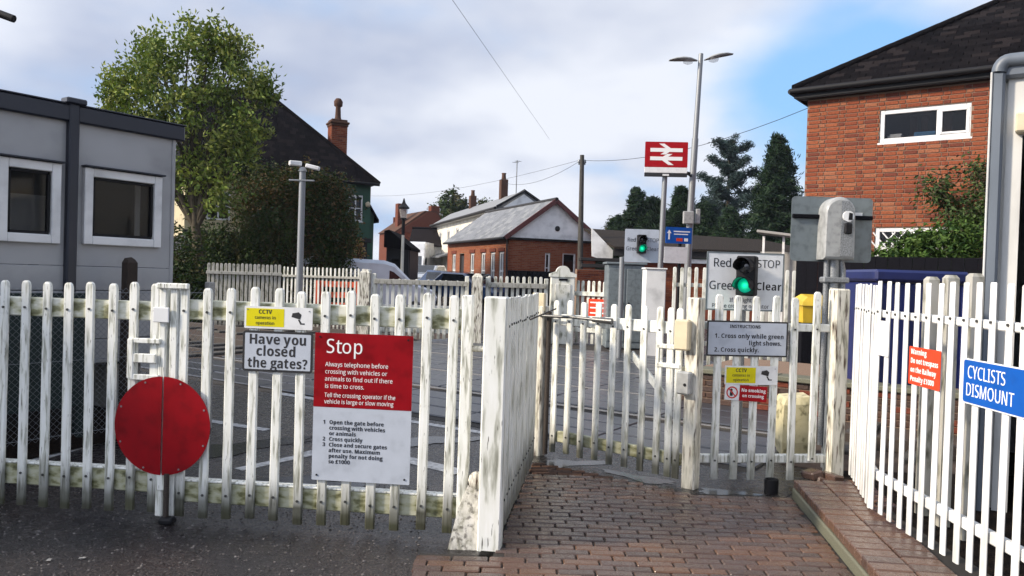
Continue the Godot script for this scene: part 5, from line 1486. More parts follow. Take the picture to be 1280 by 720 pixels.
	part("red_panel", plate(PackedVector2Array([Vector2(0.115, 0), Vector2(0.335, 0), Vector2(0.335, 0.118), Vector2(0.115, 0.118)]), 0.001), M.sign_red, rd, off(0, 0, 0.003))
	var ring := MB.new()
	for i in 20:
		var a0 := TAU * i / 20
		var a1 := TAU * (i + 1) / 20
		ring.prism(PackedVector2Array([Vector2(0.057, 0.059) + Vector2.from_angle(a0) * 0.046, Vector2(0.057, 0.059) + Vector2.from_angle(a1) * 0.046, Vector2(0.057, 0.059) + Vector2.from_angle(a1) * 0.036, Vector2(0.057, 0.059) + Vector2.from_angle(a0) * 0.036]), 0.003, 0.004)
	ring.prism(Transform2D(-PI / 4, Vector2(0.057, 0.059)) * rect(0.08, 0.009, 0.002), 0.0042, 0.0052)
	part("prohibition_ring", ring.done(), M.red_ink, rd)
	part("pictogram", MB.new().prism(disc(0.05, 0.078, 0.011, 0, TAU, 10), 0.003, 0.0036).prism(PackedVector2Array([Vector2(0.04, 0.032), Vector2(0.062, 0.032), Vector2(0.066, 0.066), Vector2(0.04, 0.066)]), 0.003, 0.0036).done(), M.ink, rd)
	words(rd, "No smoking", 0.034, 0.225, 0.082, 0.0046, M.white_ink, true, HORIZONTAL_ALIGNMENT_CENTER)
	words(rd, "on crossing", 0.032, 0.225, 0.04, 0.0046, M.white_ink, true, HORIZONTAL_ALIGNMENT_CENTER)

func build_right_fence() -> void:
	var R := frame(2.305, -4.85, 2.305, -2.6)
	var t := thing("white_fence", "bright white picket fence on the raised brick verge at the right", "fence", R)
	pales(t, steps(0.0, 2.25, 0.1155), 1.432, 0.047, 0.015, 0.155, M.clean_paint, 0.12, [1.24], true, 0.6)
	rail(t, -0.02, 2.3, 0.34, 0.4, -0.03, 0.035, M.clean_paint, "bottom_rail")
	rail(t, -0.02, 2.3, 1.362, 1.408, -0.03, 0.035, M.clean_paint, "top_rail")
	var R2 := frame(2.573, -5.78, 2.305, -4.87)
	var u := thing("white_fence", "short closely set white picket fence joining the right fence to the sign fence", "fence", R2)
	pales(u, steps(0.03, 0.93, 0.108), 1.42, 0.047, 0.015, 0.15, M.clean_paint, 0.15, [1.24], true, 0.6)
	rail(u, 0.0, 0.94, 0.34, 0.4, -0.03, 0.035, M.clean_paint, "bottom_rail")
	rail(u, 0.0, 0.94, 1.362, 1.408, -0.03, 0.035, M.clean_paint, "top_rail")
	var n := sign_board("trespass_notice", "small orange-red warning notice on the right-hand white fence", R * off(0.415, 1.006, 0.011), 0.325, 0.214, 0.006, M.sign_orange)
	var y := 0.186
	for s in ["Warning", "Do not trespass", "on the Railway", "Penalty £1000"]:
		words(n, s, 0.041, 0.02, y, 0.0038, M.white_ink, true, HORIZONTAL_ALIGNMENT_LEFT, 0.92 if s != "Warning" else 1.0)
		y -= 0.051
	var c := sign_board("cyclists_sign", "blue sign reading CYCLISTS DISMOUNT on the right-hand white fence", R * off(0.948, 0.984, 0.011), 0.49, 0.225, 0.022, M.sign_blue, M.sign_white, 0.007)
	words(c, "CYCLISTS", 0.084, 0.04, 0.158, 0.0048, M.white_ink, false, HORIZONTAL_ALIGNMENT_LEFT, 0.87)
	words(c, "DISMOUNT", 0.084, 0.03, 0.07, 0.0048, M.white_ink, false, HORIZONTAL_ALIGNMENT_LEFT, 0.87)
	sign_board("white_plate", "blank whitish plate on the far end of the right-hand white fence", R * off(0.02, 1.13, 0.012), 0.15, 0.215, 0.008, M.sign_white)
	# grey posts that stand up behind the fence
	var i := 0
	for p: Array in [[2.72, -5.02, "first grey timber post behind the right fence, nearest the orange notice"], [2.72, -4.8, "middle grey timber post behind the right fence"], [2.72, -4.55, "grey timber post behind the right fence, nearest the modular building"]]:
		var h := 1.63 + 0.01 * i
		solo("grey_post", MB.new().loft([[Vector3(-0.035, 0.05, -0.035), Vector3(-0.035, 0.05, 0.035), Vector3(0.035, 0.05, 0.035), Vector3(0.035, 0.05, -0.035)], [Vector3(-0.035, h - 0.02, -0.035), Vector3(-0.035, h - 0.02, 0.035), Vector3(0.035, h - 0.02, 0.035), Vector3(0.035, h - 0.02, -0.035)], [Vector3(-0.022, h, -0.022), Vector3(-0.022, h, 0.022), Vector3(0.022, h, 0.022), Vector3(0.022, h, -0.022)]]).done(), M.old_timber, p[2], "post", off(p[0], 0, p[1]), "grey posts behind the right fence")
		i += 1
	# bits at the end of the raised verge
	solo("pipe_stub", MB.new().lathe([Vector2(0.05, -0.02), Vector2(0.052, 0.1), Vector2(0.044, 0.105), Vector2(0.042, 0.05), Vector2(0.005, 0.05)], 14).done(), M.black_plastic, "short black pipe stub at the corner of the raised brick verge", "pipe", off(1.97, 0, -5.72))
	var rub := thing("brick_rubble", "heap of broken bricks behind the raised verge, under the sign fence", "bricks", off(2.45, 0.02, -5.82))
	for q in 5:
		part("brick", bx(Vector3(0.2, 0.065, 0.1), 0.012), M["paver_%d" % (q % 3)], rub, Transform3D(Basis.from_euler(Vector3(rng.randf_range(-0.4, 0.4), rng.randf() * 3.0, rng.randf_range(-0.4, 0.4))), Vector3(rng.randf_range(-0.2, 0.16), 0.04 + 0.04 * (q % 2), rng.randf_range(-0.1, 0.06))))

# ---------------------------------------------------------------- signals
func signal_head(t: Node3D, xf: Transform3D, s: float) -> void:
	var h := part("signal_head", bx(Vector3(0.17, 0.36, 0.12) * s, 0.012 * s), M.black_plastic, t, xf)
	for k in 2:
		var y := (0.085 - 0.17 * k) * s
		var hood := MB.new()
		var a := []
		var b := []
		for i in 13:
			var an := -0.5 + (PI + 1.0) * i / 12.0
			a.append(Vector2(cos(an), sin(an)))
		for i in 12:
			for rr: float in [0.076, 0.07]:
				var p0: Vector2 = a[i] * rr * s
				var p1: Vector2 = a[i + 1] * rr * s
				var l0 := (0.16 if a[i].y > -0.2 else 0.06) * s
				var l1 := (0.16 if a[i + 1].y > -0.2 else 0.06) * s
				hood.quad(Vector3(p0.x, y + p0.y, 0.058 * s), Vector3(p1.x, y + p1.y, 0.058 * s), Vector3(p1.x, y + p1.y, 0.06 * s + l1), Vector3(p0.x, y + p0.y, 0.06 * s + l0))
		part("hood", hood.done(), M.black_plastic, h)
		part("lens", MB.new().lathe([Vector2(0.066, 0.0), Vector2(0.05, 0.012), Vector2(0.02, 0.018), Vector2(0.002, 0.019)], 18, Transform3D(Basis(Vector3.RIGHT, PI / 2).scaled(Vector3.ONE * s), Vector3(0, y, 0.061 * s))).done(), M.green_light if k == 1 else M.dark_glass, h, Transform3D(), "lit green lens" if k == 1 else "unlit upper lens")
	var o := OmniLight3D.new()
	o.name = "green_lamp"
	o.light_color = Color(0.1, 1.0, 0.75)
	o.light_energy = 0.012 * s
	o.light_size = 0.05
	o.omni_attenuation = 2.0
	o.omni_range = 12.0
	o.shadow_enabled = true
	o.position = Vector3(0, -0.085 * s, 0.1 * s)
	h.add_child(o)

func build_signals() -> void:
	var f := frame(1.63, -6.5, 2.31, -6.56)
	var t := thing("crossing_signal", "white pedestrian signal board reading Red STOP Green Clear behind the sign fence", "signal", f)
	part("board", plate(Transform2D(0, Vector2(0.335, 1.562)) * rect(0.67, 0.49, 0.012), 0.004), M.sign_white, t)
	part("border", MB.new().at(0.335, 1.802, 0, Vector3(0.67, 0.012, 0.012)).at(0.335, 1.322, 0, Vector3(0.67, 0.012, 0.012)).at(0.005, 1.562, 0, Vector3(0.012, 0.468, 0.012)).at(0.665, 1.562, 0, Vector3(0.012, 0.468, 0.012)).done(), M.grey_sheet, t)
	words(t, "Red", 0.095, 0.05, 1.715, 0.0048, M.ink)
	words(t, "STOP", 0.088, 0.43, 1.715, 0.0048, M.ink)
	words(t, "Green", 0.095, 0.02, 1.525, 0.0048, M.ink)
	words(t, "Clear", 0.09, 0.425, 1.525, 0.0048, M.ink, true)
	words(t, "If no light", 0.045, 0.3, 1.405, 0.0048, M.ink, false, HORIZONTAL_ALIGNMENT_CENTER)
	words(t, "Phone crossing operator", 0.045, 0.3, 1.355, 0.0048, M.ink, false, HORIZONTAL_ALIGNMENT_CENTER)
	signal_head(t, Transform3D(Basis(Vector3.UP, -0.62), Vector3(0.31, 1.61, 0.1)), 0.92)
	part("pole", MB.new().tube([Vector3(0.335, 0, -0.06), Vector3(0.335, 1.78, -0.06)], 0.04, 0.04, 12).done(), M.galvanised, t)
	part("clamp", MB.new().at(0.335, 1.7, -0.03, Vector3(0.4, 0.04, 0.05)).at(0.335, 1.42, -0.03, Vector3(0.4, 0.04, 0.05)).done(), M.galvanised, t)
	# the back of the one that faces the other way
	var b := thing("signal_back", "grey back of a crossing signal board with a rounded housing, before the brick house", "signal", frame(2.36, -6.6, 3.05, -6.6))
	var z := 0.0
	part("board", plate(Transform2D(0, Vector2(0.345, 2.03)) * rect(0.69, 0.55, 0.035), 0.005), M.grey_sheet, b, off(0, 0, -0.005))
	part("channel", MB.new().at(0.345, 2.135, 0.014, Vector3(0.68, 0.035, 0.028), 0.006).done(), M.black_fence, b)
	part("label", bx(Vector3(0.065, 0.03, 0.002)), M.sign_white, b, off(0.57, 2.165, 0.003))
	var hs := MB.new()
	var out := PackedVector2Array()
	for p: Vector2 in disc(0.355, 2.17, 0.125, 0, PI, 14):
		out.append(p)
	out.append(Vector2(0.225, 1.77))
	out.append(Vector2(0.485, 1.77))
	var rings := []
	for k: Array in [[1.0, 0.0], [1.0, 0.13], [0.97, 0.15], [0.9, 0.162]]:
		var ring := []
		for p in out:
			ring.append(Vector3(0.355 + (p.x - 0.355) * k[0], 2.02 + (p.y - 2.02) * k[0], k[1]))
		rings.append(ring)
	hs.loft(rings)
	var hous := part("housing", hs.done(), M.grey_cast, b, off(0, 0, 0.0))
	part("door", MB.new().prism(PackedVector2Array([Vector2(0.355, 1.8), Vector2(0.455, 1.8), Vector2(0.455, 2.2), Vector2(0.42, 2.255), Vector2(0.355, 2.26)]), 0.162, 0.168).done(), M.galvanised, hous)
	part("lock", MB.new().prism(disc(0.408, 2.13, 0.045, 0, TAU, 16), 0.168, 0.19).done(), M.sign_white, hous)
	part("keyhole", MB.new().prism(PackedVector2Array([Vector2(0.405, 2.1), Vector2(0.438, 2.1), Vector2(0.438, 2.155), Vector2(0.41, 2.16)]), 0.19, 0.194).done(), M.black_plastic, hous)
	part("hasp", MB.new().at(0.41, 2.03, 0.18, Vector3(0.06, 0.09, 0.03), 0.008).done(), M.black_plastic, hous)
	part("pole", MB.new().tube([Vector3(0.355, 0, 0.05), Vector3(0.355, 1.78, 0.05)], 0.045, 0.045, 12).done(), M.galvanised, b)
	part("conduit", MB.new().tube([Vector3(0.29, 0.2, 0.06), Vector3(0.29, 1.77, 0.06)], 0.022, 0.022, 8).tube([Vector3(0.43, 0.2, 0.06), Vector3(0.43, 1.68, 0.06), Vector3(0.41, 1.77, 0.06)], 0.024, 0.024, 8).done(), M.galvanised, b)
	part("clamp", MB.new().at(0.36, 1.6, 0.06, Vector3(0.22, 0.05, 0.1), 0.01).done(), M.galvanised, b)
	# the far signal on the other side of the line
	var d := thing("far_signal", "grey pedestrian signal with lit green lamp across the railway", "signal", frame(2.16, -15.0, 2.81, -15.0))
	part("board", plate(Transform2D(0, Vector2(0.325, 2.21)) * rect(0.66, 0.64, 0.02), 0.006), M.sign_grey, d)
	signal_head(d, Transform3D(Basis(), Vector3(0.31, 2.24, 0.07)), 1.0)
	words(d, "Red", 0.1, 0.04, 2.32, 0.008, M.ink)
	words(d, "STOP", 0.1, 0.42, 2.32, 0.008, M.ink)
	words(d, "Green", 0.1, 0.02, 2.15, 0.008, M.ink)
	words(d, "Clear", 0.1, 0.42, 2.15, 0.008, M.ink)
	part("pole", MB.new().tube([Vector3(-0.04, 0, -0.05), Vector3(-0.04, 1.98, -0.05)], 0.05, 0.05, 10).done(), M.galvanised, d)
	part("arm", bx(Vector3(0.7, 0.05, 0.05), 0.008), M.galvanised, d, off(0.3, 1.96, -0.04))
	var c := thing("equipment_cabinet", "blue-grey lineside equipment cabinet below the far signal", "cabinet", frame(2.1, -17.0, 2.85, -17.0))
	part("body", bx(Vector3(0.82, 1.85, 0.6), 0.02), M.grey_sheet, c, off(0.4, 0.95, -0.3))
	for x: float in [0.2, 0.6]:
		var dr := part("door", bx(Vector3(0.37, 1.6, 0.02), 0.008), M.grey_sheet, c, off(x, 0.98, 0.01))
		part("handle", bx(Vector3(0.03, 0.14, 0.03), 0.006), M.black_plastic, dr, off(0.13 if x < 0.4 else -0.13, 0, 0.02))
	part("roof", bx(Vector3(0.9, 0.05, 0.7), 0.01), M.grey_sheet, c, off(0.4, 1.9, -0.3))

# ---------------------------------------------------------------- fences across the line
func build_far_fences() -> void:
	var a := thing("weathered_fence", "weathered grey picket fence behind the gate, before the dark bushes", "fence", frame(-7.9, -20.0, -6.0, -20.2))
	pales(a, steps(0.05, 1.85, 0.105), 1.62, 0.075, 0.02, 0.03, M.old_timber, 0.6, [])
	rail(a, 0, 1.9, 1.36, 1.44, 0.035, 0.05, M.old_timber)
	rail(a, 0, 1.9, 0.4, 0.48, 0.035, 0.05, M.old_timber)
	var b := thing("weathered_fence", "pale spaced picket fence in front of the camera pole and white van", "fence", frame(-5.98, -20.2, -3.6, -19.6))
	pales(b, steps(0.02, 2.35, 0.112), 1.58, 0.052, 0.02, 0.03, M.far_paint, 0.6, [])
	rail(b, 0, 2.4, 1.34, 1.4, 0.035, 0.05, M.old_timber)
	rail(b, 0, 2.4, 0.4, 0.48, 0.035, 0.05, M.old_timber)
	part("end_post", bx(Vector3(0.14, 1.6, 0.14), 0.015), M.far_paint, b, off(2.4, 0.8, 0))
	# the far vehicle gates with their timber beam
	for k: Array in [[-3.1, -17.4, -1.02, -17.5, "far left white crossing gate with a grey timber beam, before the parked cars"], [-0.55, -17.5, 0.78, -17.6, "far right white crossing gate with a grey timber beam, left of the pedimented post"]]:
		var g := thing("far_gate", k[4], "gate", frame(k[0], k[1], k[2], k[3]))
		var w := absf(k[2] - k[0])
		pales(g, steps(0.04, w - 0.02, 0.13), 1.34 if w > 2.0 else 1.48, 0.07, 0.02, 0.06, M.far_paint, 0.7, [])
		rail(g, 0, w, 1.28, 1.39, 0.05, 0.07, M.old_timber, "beam")
		rail(g, 0, w, 0.2, 0.3, -0.04, 0.05, M.far_paint)
		rail(g, 0, w, 0.75, 0.82, -0.04, 0.05, M.far_paint)
		for x: float in [0.0, w]:
			part("stile", bx(Vector3(0.09, 1.5, 0.09), 0.01), M.far_paint, g, off(x, 0.76, 0))
	solo("far_gate_post", MB.new().loft([[Vector3(-0.12, 0, -0.12), Vector3(-0.12, 0, 0.12), Vector3(0.12, 0, 0.12), Vector3(0.12, 0, -0.12)], [Vector3(-0.12, 1.5, -0.12), Vector3(-0.12, 1.5, 0.12), Vector3(0.12, 1.5, 0.12), Vector3(0.12, 1.5, -0.12)], [Vector3(-0.05, 1.58, -0.05), Vector3(-0.05, 1.58, 0.05), Vector3(0.05, 1.58, 0.05), Vector3(0.05, 1.58, -0.05)]]).done(), M.peeling_paint, "peeling white post between the two far crossing gates", "post", off(-0.78, 0, -17.4))
	solo("far_gate_post", MB.new().loft([[Vector3(-0.11, 0, -0.11), Vector3(-0.11, 0, 0.11), Vector3(0.11, 0, 0.11), Vector3(0.11, 0, -0.11)], [Vector3(-0.11, 1.52, -0.11), Vector3(-0.11, 1.52, 0.11), Vector3(0.11, 1.52, 0.11), Vector3(0.11, 1.52, -0.11)], [Vector3(-0.04, 1.6, -0.04), Vector3(-0.04, 1.6, 0.04), Vector3(0.04, 1.6, 0.04), Vector3(0.04, 1.6, -0.04)]]).done(), M.peeling_paint, "peeling white post at the left end of the far crossing gates, before the white van", "post", off(-3.3, 0, -17.4))
	# ornate post with a pediment
	var p := thing("pedimented_post", "broad white gate post with a curved pediment top across the railway", "post", off(1.17, 0, -18.0))
	part("shaft", bx(Vector3(0.56, 1.56, 0.4), 0.02), M.far_paint, p, off(0, 0.78, 0))
	var ped := PackedVector2Array([Vector2(-0.31, 1.56), Vector2(0.31, 1.56), Vector2(0.31, 1.63)])
	for q: Vector2 in disc(0, 1.66, 0.16, 0.15, PI - 0.15, 10):
		ped.append(q)
	ped.append(Vector2(-0.31, 1.63))
	part("pediment", MB.new().prism(ped, -0.22, 0.22).done(), M.far_paint, p)
	part("panel", MB.new().at(0, 1.0, 0.205, Vector3(0.36, 0.8, 0.02), 0.008).done(), M.far_paint, p)
	part("recess", MB.new().at(0, 1.5, 0.205, Vector3(0.2, 0.05, 0.02), 0.004).done(), M.black_fence, p)
	var c := thing("station_fence", "white picket fence with a red notice right of the pedimented post", "fence", frame(1.48, -18.0, 3.0, -17.2))
	pales(c, steps(0.06, 1.65, 0.13), 1.45, 0.075, 0.02, 0.04, M.far_paint, 0.5, [])
	rail(c, 0, 1.7, 1.14, 1.24, 0.035, 0.05, M.far_paint)
	rail(c, 0, 1.7, 0.3, 0.4, 0.035, 0.05, M.far_paint)
	var n := sign_board("red_notice", "red notice with white lines on the fence right of the pedimented post", frame(1.77, -17.75, 2.2, -17.52) * off(0, 0.68, 0), 0.46, 0.4, 0.01, M.sign_orange)
	for i in 3:
		part("white_line", bx(Vector3(0.34, 0.03, 0.002)), M.white_ink, n, off(0.21, 0.32 - i * 0.12, 0.004))
	solo("white_box", MB.new().box(Vector3(0.42, 1.78, 0.4), off(0, 0.88, 0), 0.015).at(0, 1.79, 0, Vector3(0.46, 0.03, 0.44), 0.006).done(), M.render_white, "square white post-like box beneath the red railway sign's pole", "box", off(2.93, 0, -16.0))
	var e := thing("tall_fence", "tall white picket fence behind the Red STOP signal board", "fence", frame(2.9, -14.0, 5.2, -13.6))
	pales(e, steps(0.03, 2.3, 0.13), 1.78, 0.065, 0.02, 0.03, M.far_paint, 0.5, [])
	rail(e, 0, 2.3, 1.45, 1.52, -0.035, 0.05, M.old_timber)
	rail(e, 0, 2.3, 0.4, 0.48, -0.035, 0.05, M.old_timber)
	# brick platform wall behind the sign fence
	var pf := frame(2.2, -9.9, 2.2 + 0.83, -9.9 + 0.557)
	var w := thing("platform_wall", "low brick platform wall seen through the sign fence", "wall", pf)
	part("core", bx(Vector3(3.6, 0.4, 2.4)), M.mortar, w, off(1.8, 0.2, -1.205))
	brickwork(w, Transform3D(), 3.6, 0.02, 0.4, [], 300, ["paver_0", "paver_1", "paver_3", "brick_3"])
	for i in 6:
		part("coping", bx(Vector3(0.595, 0.06, 0.35), 0.01), M.kerb, w, off(0.3 + i * 0.6, 0.43, -0.12))

# ---------------------------------------------------------------- poles, lamps and wires
func build_poles() -> void:
	var t := thing("station_lamp", "tall grey lamp column with two curved lamp heads beside the railway sign", "street lamp", off(5.0, 0, -22.0))
	part("column", MB.new().tube([Vector3(-0.06, 0, 0), Vector3(0.0, 3.6, 0), Vector3(0.06, 5.6, 0)], 0.1, 0.09, 12).tube([Vector3(0.06, 5.6, 0), Vector3(0.14, 8.0, 0)], 0.075, 0.065, 12).done(), M.galvanised, t)
	for s: float in [-1.0, 1.0]:
		var rise := 0.16 if s > 0 else 0.0
		var rings := []
		for k: Array in [[0.1, 0.03, 0.05], [0.3, 0.09, 0.14], [0.5, 0.1, 0.17], [0.72, 0.07, 0.16], [0.9, 0.03, 0.07]]:
			var ring := []
			for j in 10:
				var an := TAU * j / 10
				ring.append(Vector3(0.14 + s * k[0], 7.78 + rise * k[0] * 1.6 + 0.06 * sin(k[0] * 3.4) + sin(an) * k[1] * 0.6, cos(an) * k[2]))
			if s < 0:
				ring.reverse()
			rings.append(ring)
		var hd := part("lamp_head", MB.new().loft(rings, true).done(), M.grey_cast, t)
		part("lamp_glass", MB.new().lathe([Vector2(0.02, -0.06), Vector2(0.13, -0.02), Vector2(0.15, 0.05)], 12).done(), M.lantern_glass, hd, off(0.14 + s * 0.36, 7.74 + rise * 0.5, 0))
	part("camera", MB.new().box(Vector3(0.5, 0.09, 0.12), Transform3D(Basis(Vector3.BACK, -0.15), Vector3(-0.32, 4.62, 0.12)), 0.02).tube([Vector3(-0.1, 4.55, 0.1), Vector3(0.05, 4.5, 0)], 0.03, 0.03, 6).done(), M.black_plastic, t)
	part("speaker", MB.new().at(-0.08, 3.35, 0.1, Vector3(0.3, 0.36, 0.12), 0.02).at(0.2, 3.4, 0.0, Vector3(0.12, 0.42, 0.2), 0.02).done(), M.grey_cast, t)
	# railway sign
	var s := thing("railway_sign", "red station sign with the white double arrow on a tall grey pole", "sign", off(4.02, 0, -21.0))
	part("pole", MB.new().tube([Vector3(-0.04, 0, -0.03), Vector3(0.03, 4.4, -0.03)], 0.075, 0.07, 12).done(), M.galvanised, s)
	var face := Transform3D(Basis(Vector3.UP, -0.08), Vector3(0.03, 0, 0.05))
	part("board", MB.new().prism(Transform2D(0, Vector2(0, 4.95)) * rect(1.14, 0.68, 0.02), 0, 0.04).done(), M.sign_red, s, face)
	var arrow := MB.new()
	arrow.prism(PackedVector2Array([Vector2(-0.43, 5.02), Vector2(0.43, 5.02), Vector2(0.43, 5.12), Vector2(-0.43, 5.12)]), 0.04, 0.046)
	arrow.prism(PackedVector2Array([Vector2(-0.43, 4.79), Vector2(0.43, 4.79), Vector2(0.43, 4.89), Vector2(-0.43, 4.89)]), 0.04, 0.0462)
	arrow.prism(PackedVector2Array([Vector2(-0.2, 5.24), Vector2(-0.06, 5.24), Vector2(0.17, 5.08), Vector2(-0.02, 4.95), Vector2(-0.16, 4.95), Vector2(0.03, 5.08)]), 0.04, 0.0464)
	arrow.prism(PackedVector2Array([Vector2(0.2, 4.67), Vector2(0.06, 4.67), Vector2(-0.17, 4.835), Vector2(0.02, 4.965), Vector2(0.16, 4.965), Vector2(-0.03, 4.835)]), 0.04, 0.0466)
	part("double_arrow", arrow.done(), M.white_ink, s, face)
	part("name_strip", MB.new().at(0, 4.53, 0.02, Vector3(1.14, 0.15, 0.04), 0.006).done(), M.sign_white, s, face)
	part("black_strip", MB.new().at(0, 4.4, 0.02, Vector3(1.14, 0.1, 0.05), 0.006).done(), M.ink, s, face)
	part("small_plate", bx(Vector3(0.17, 0.05, 0.004)), M.sign_white, s, face * off(0, 4.4, 0.048))
	# blue way-finding sign and the notice below
	var b := thing("blue_sign", "blue station direction sign with a white arrow on a dark post", "sign", frame(3.93, -20.0, 4.62, -20.1))
	part("board", plate(Transform2D(0, Vector2(0.34, 2.73)) * rect(0.7, 0.42, 0.015), 0.02), M.sign_blue, b)
	part("arrow", MB.new().prism(PackedVector2Array([Vector2(0.06, 2.62), Vector2(0.1, 2.62), Vector2(0.1, 2.78), Vector2(0.14, 2.78), Vector2(0.08, 2.87), Vector2(0.02, 2.78), Vector2(0.06, 2.78)]), 0.02, 0.024).done(), M.white_ink, b)
	part("white_line", MB.new().at(0.42, 2.83, 0.021, Vector3(0.44, 0.03, 0.004)).at(0.4, 2.76, 0.021, Vector3(0.38, 0.025, 0.004)).done(), M.white_ink, b)
	part("red_panel", bx(Vector3(0.17, 0.08, 0.004)), M.sign_orange, b, off(0.36, 2.62, 0.022))
	part("white_panel", bx(Vector3(0.1, 0.08, 0.004)), M.white_ink, b, off(0.54, 2.62, 0.022))
	part("post", MB.new().tube([Vector3(0.4, 0, -0.04), Vector3(0.4, 2.9, -0.04)], 0.045, 0.045, 10).done(), M.black_plastic, b)
	part("notice", plate(Transform2D(0, Vector2(0.25, 2.22)) * rect(0.62, 0.42, 0.01), 0.015), M.sign_white, b, off(0.02, 0, 0.02))
	var tp := thing("telegraph_pole", "dark wooden telegraph pole in front of the station gable", "pole", off(2.72, 0, -32.0))
	part("pole", MB.new().tube([Vector3(0.1, 0, 0), Vector3(0.05, 3, 0), Vector3(0, 6.62, 0)], 0.14, 0.09, 10).done(), M.pole_wood, tp)
	part("insulators", MB.new().at(0, 6.25, 0, Vector3(0.3, 0.06, 0.06), 0.01).lathe([Vector2(0.02, 6.28), Vector2(0.06, 6.3), Vector2(0.05, 6.42), Vector2(0.01, 6.44)], 8, off(-0.12, 0, 0)).lathe([Vector2(0.02, 6.28), Vector2(0.06, 6.3), Vector2(0.05, 6.42), Vector2(0.01, 6.44)], 8, off(0.12, 0, 0)).done(), M.galvanised, tp)
	var wires := [[Vector3(2.6, 6.4, -32), Vector3(-12.2, 7.6, -62), "overhead wire from the telegraph pole to the far left roofs"], [Vector3(2.84, 6.4, -32), Vector3(8.0, 6.3, -19.0), "overhead wire from the telegraph pole to the brick house"], [Vector3(2.6, 6.35, -32), Vector3(-1.0, 7.6, -50), "overhead wire from the telegraph pole to the white terrace"], [Vector3(-0.87, 4.55, -7.5), Vector3(1.3, 7.1, -33.0), "thin overhead wire slanting down across the middle of the sky"]]
	for w: Array in wires:
		var pts := []
		var r := 0.0085 if w[0].z < -20 else 0.005
		for i in 13:
			var f := i / 12.0
			pts.append((w[0] as Vector3).lerp(w[1], f) - Vector3(0, (0.5 if r > 0.008 else 0.0) * 4.0 * f * (1 - f), 0))
		if r < 0.008:
			pts[0] = Vector3(-1.6, 5.9, -9.5)
			for i in 13:
				pts[i] = Vector3(-1.6, 6.5, -12.0).lerp(Vector3(1.4, 7.4, -33.0), i / 12.0)
			r = 0.0045
		solo("overhead_wire", MB.new().tube(pts, r, r, 4).done(), M.pub_dark, w[2], "wire")
	# camera pole by the bushes
	var c := thing("camera_pole", "grey pole with two white cameras in front of the dark bushes", "camera pole", off(-5.22, 0, -19.0))
	part("pole", MB.new().tube([Vector3(0, 0, 0), Vector3(0, 4.0, 0)], 0.085, 0.075, 12).done(), M.galvanised, c)
	part("crossbar", bx(Vector3(0.62, 0.04, 0.05), 0.008), M.galvanised, c, off(0.0, 3.72, 0.06))
	part("camera", MB.new().box(Vector3(0.3, 0.12, 0.14), Transform3D(Basis(Vector3.UP, 0.5), Vector3(-0.17, 4.13, 0.05)), 0.02).done(), M.plastic_white, c)
	part("camera", MB.new().box(Vector3(0.34, 0.1, 0.14), Transform3D(Basis(Vector3.BACK, -0.22), Vector3(0.26, 4.05, 0.05)), 0.02).done(), M.plastic_white, c)
	part("bracket", MB.new().tube([Vector3(0, 3.95, 0), Vector3(0, 4.05, 0.0)], 0.11, 0.06, 10).done(), M.grey_cast, c)
	# heritage lantern
	var h := thing("lantern_post", "black heritage street lantern on a pale post beside the dark outbuilding", "street lamp", off(-4.0, 0, -28.0))
	part("post", MB.new().tube([Vector3(0, 0, 0), Vector3(0, 2.9, 0)], 0.07, 0.05, 10).done(), M.render_warm, h)
	part("neck", MB.new().tube([Vector3(0, 2.9, 0), Vector3(0, 3.5, 0)], 0.06, 0.06, 10).done(), M.black_plastic, h)
	part("lantern_glass", MB.new().lathe([Vector2(0.1, 3.5), Vector2(0.17, 3.86)], 6, Transform3D(), false).done(), M.lantern_glass, h)
	part("lantern_frame", MB.new().lathe([Vector2(0.02, 3.46), Vector2(0.12, 3.47), Vector2(0.11, 3.52), Vector2(0.02, 3.52)], 6, Transform3D(), false).lathe([Vector2(0.2, 3.85), Vector2(0.21, 3.89), Vector2(0.08, 4.03), Vector2(0.05, 4.1), Vector2(0.02, 4.22), Vector2(0.005, 4.23)], 6, Transform3D(), false).done(), M.black_plastic, h)
	var lt := thing("street_lamp", "dark bracket of a street lamp poking in at the top left over the cabin roof", "street lamp", off(-7.1, 0, -9.0))
	part("post", MB.new().tube([Vector3(0, 0, 0), Vector3(0, 3.9, 0)], 0.08, 0.06, 10).done(), M.black_plastic, lt)
	part("bracket", MB.new().tube([Vector3(0, 3.8, 0), Vector3(0.05, 4.0, 0), Vector3(0.7, 4.42, 0), Vector3(1.0, 4.42, 0), Vector3(1.24, 4.34, 0)], 0.05, 0.045, 8).done(), M.black_plastic, lt)

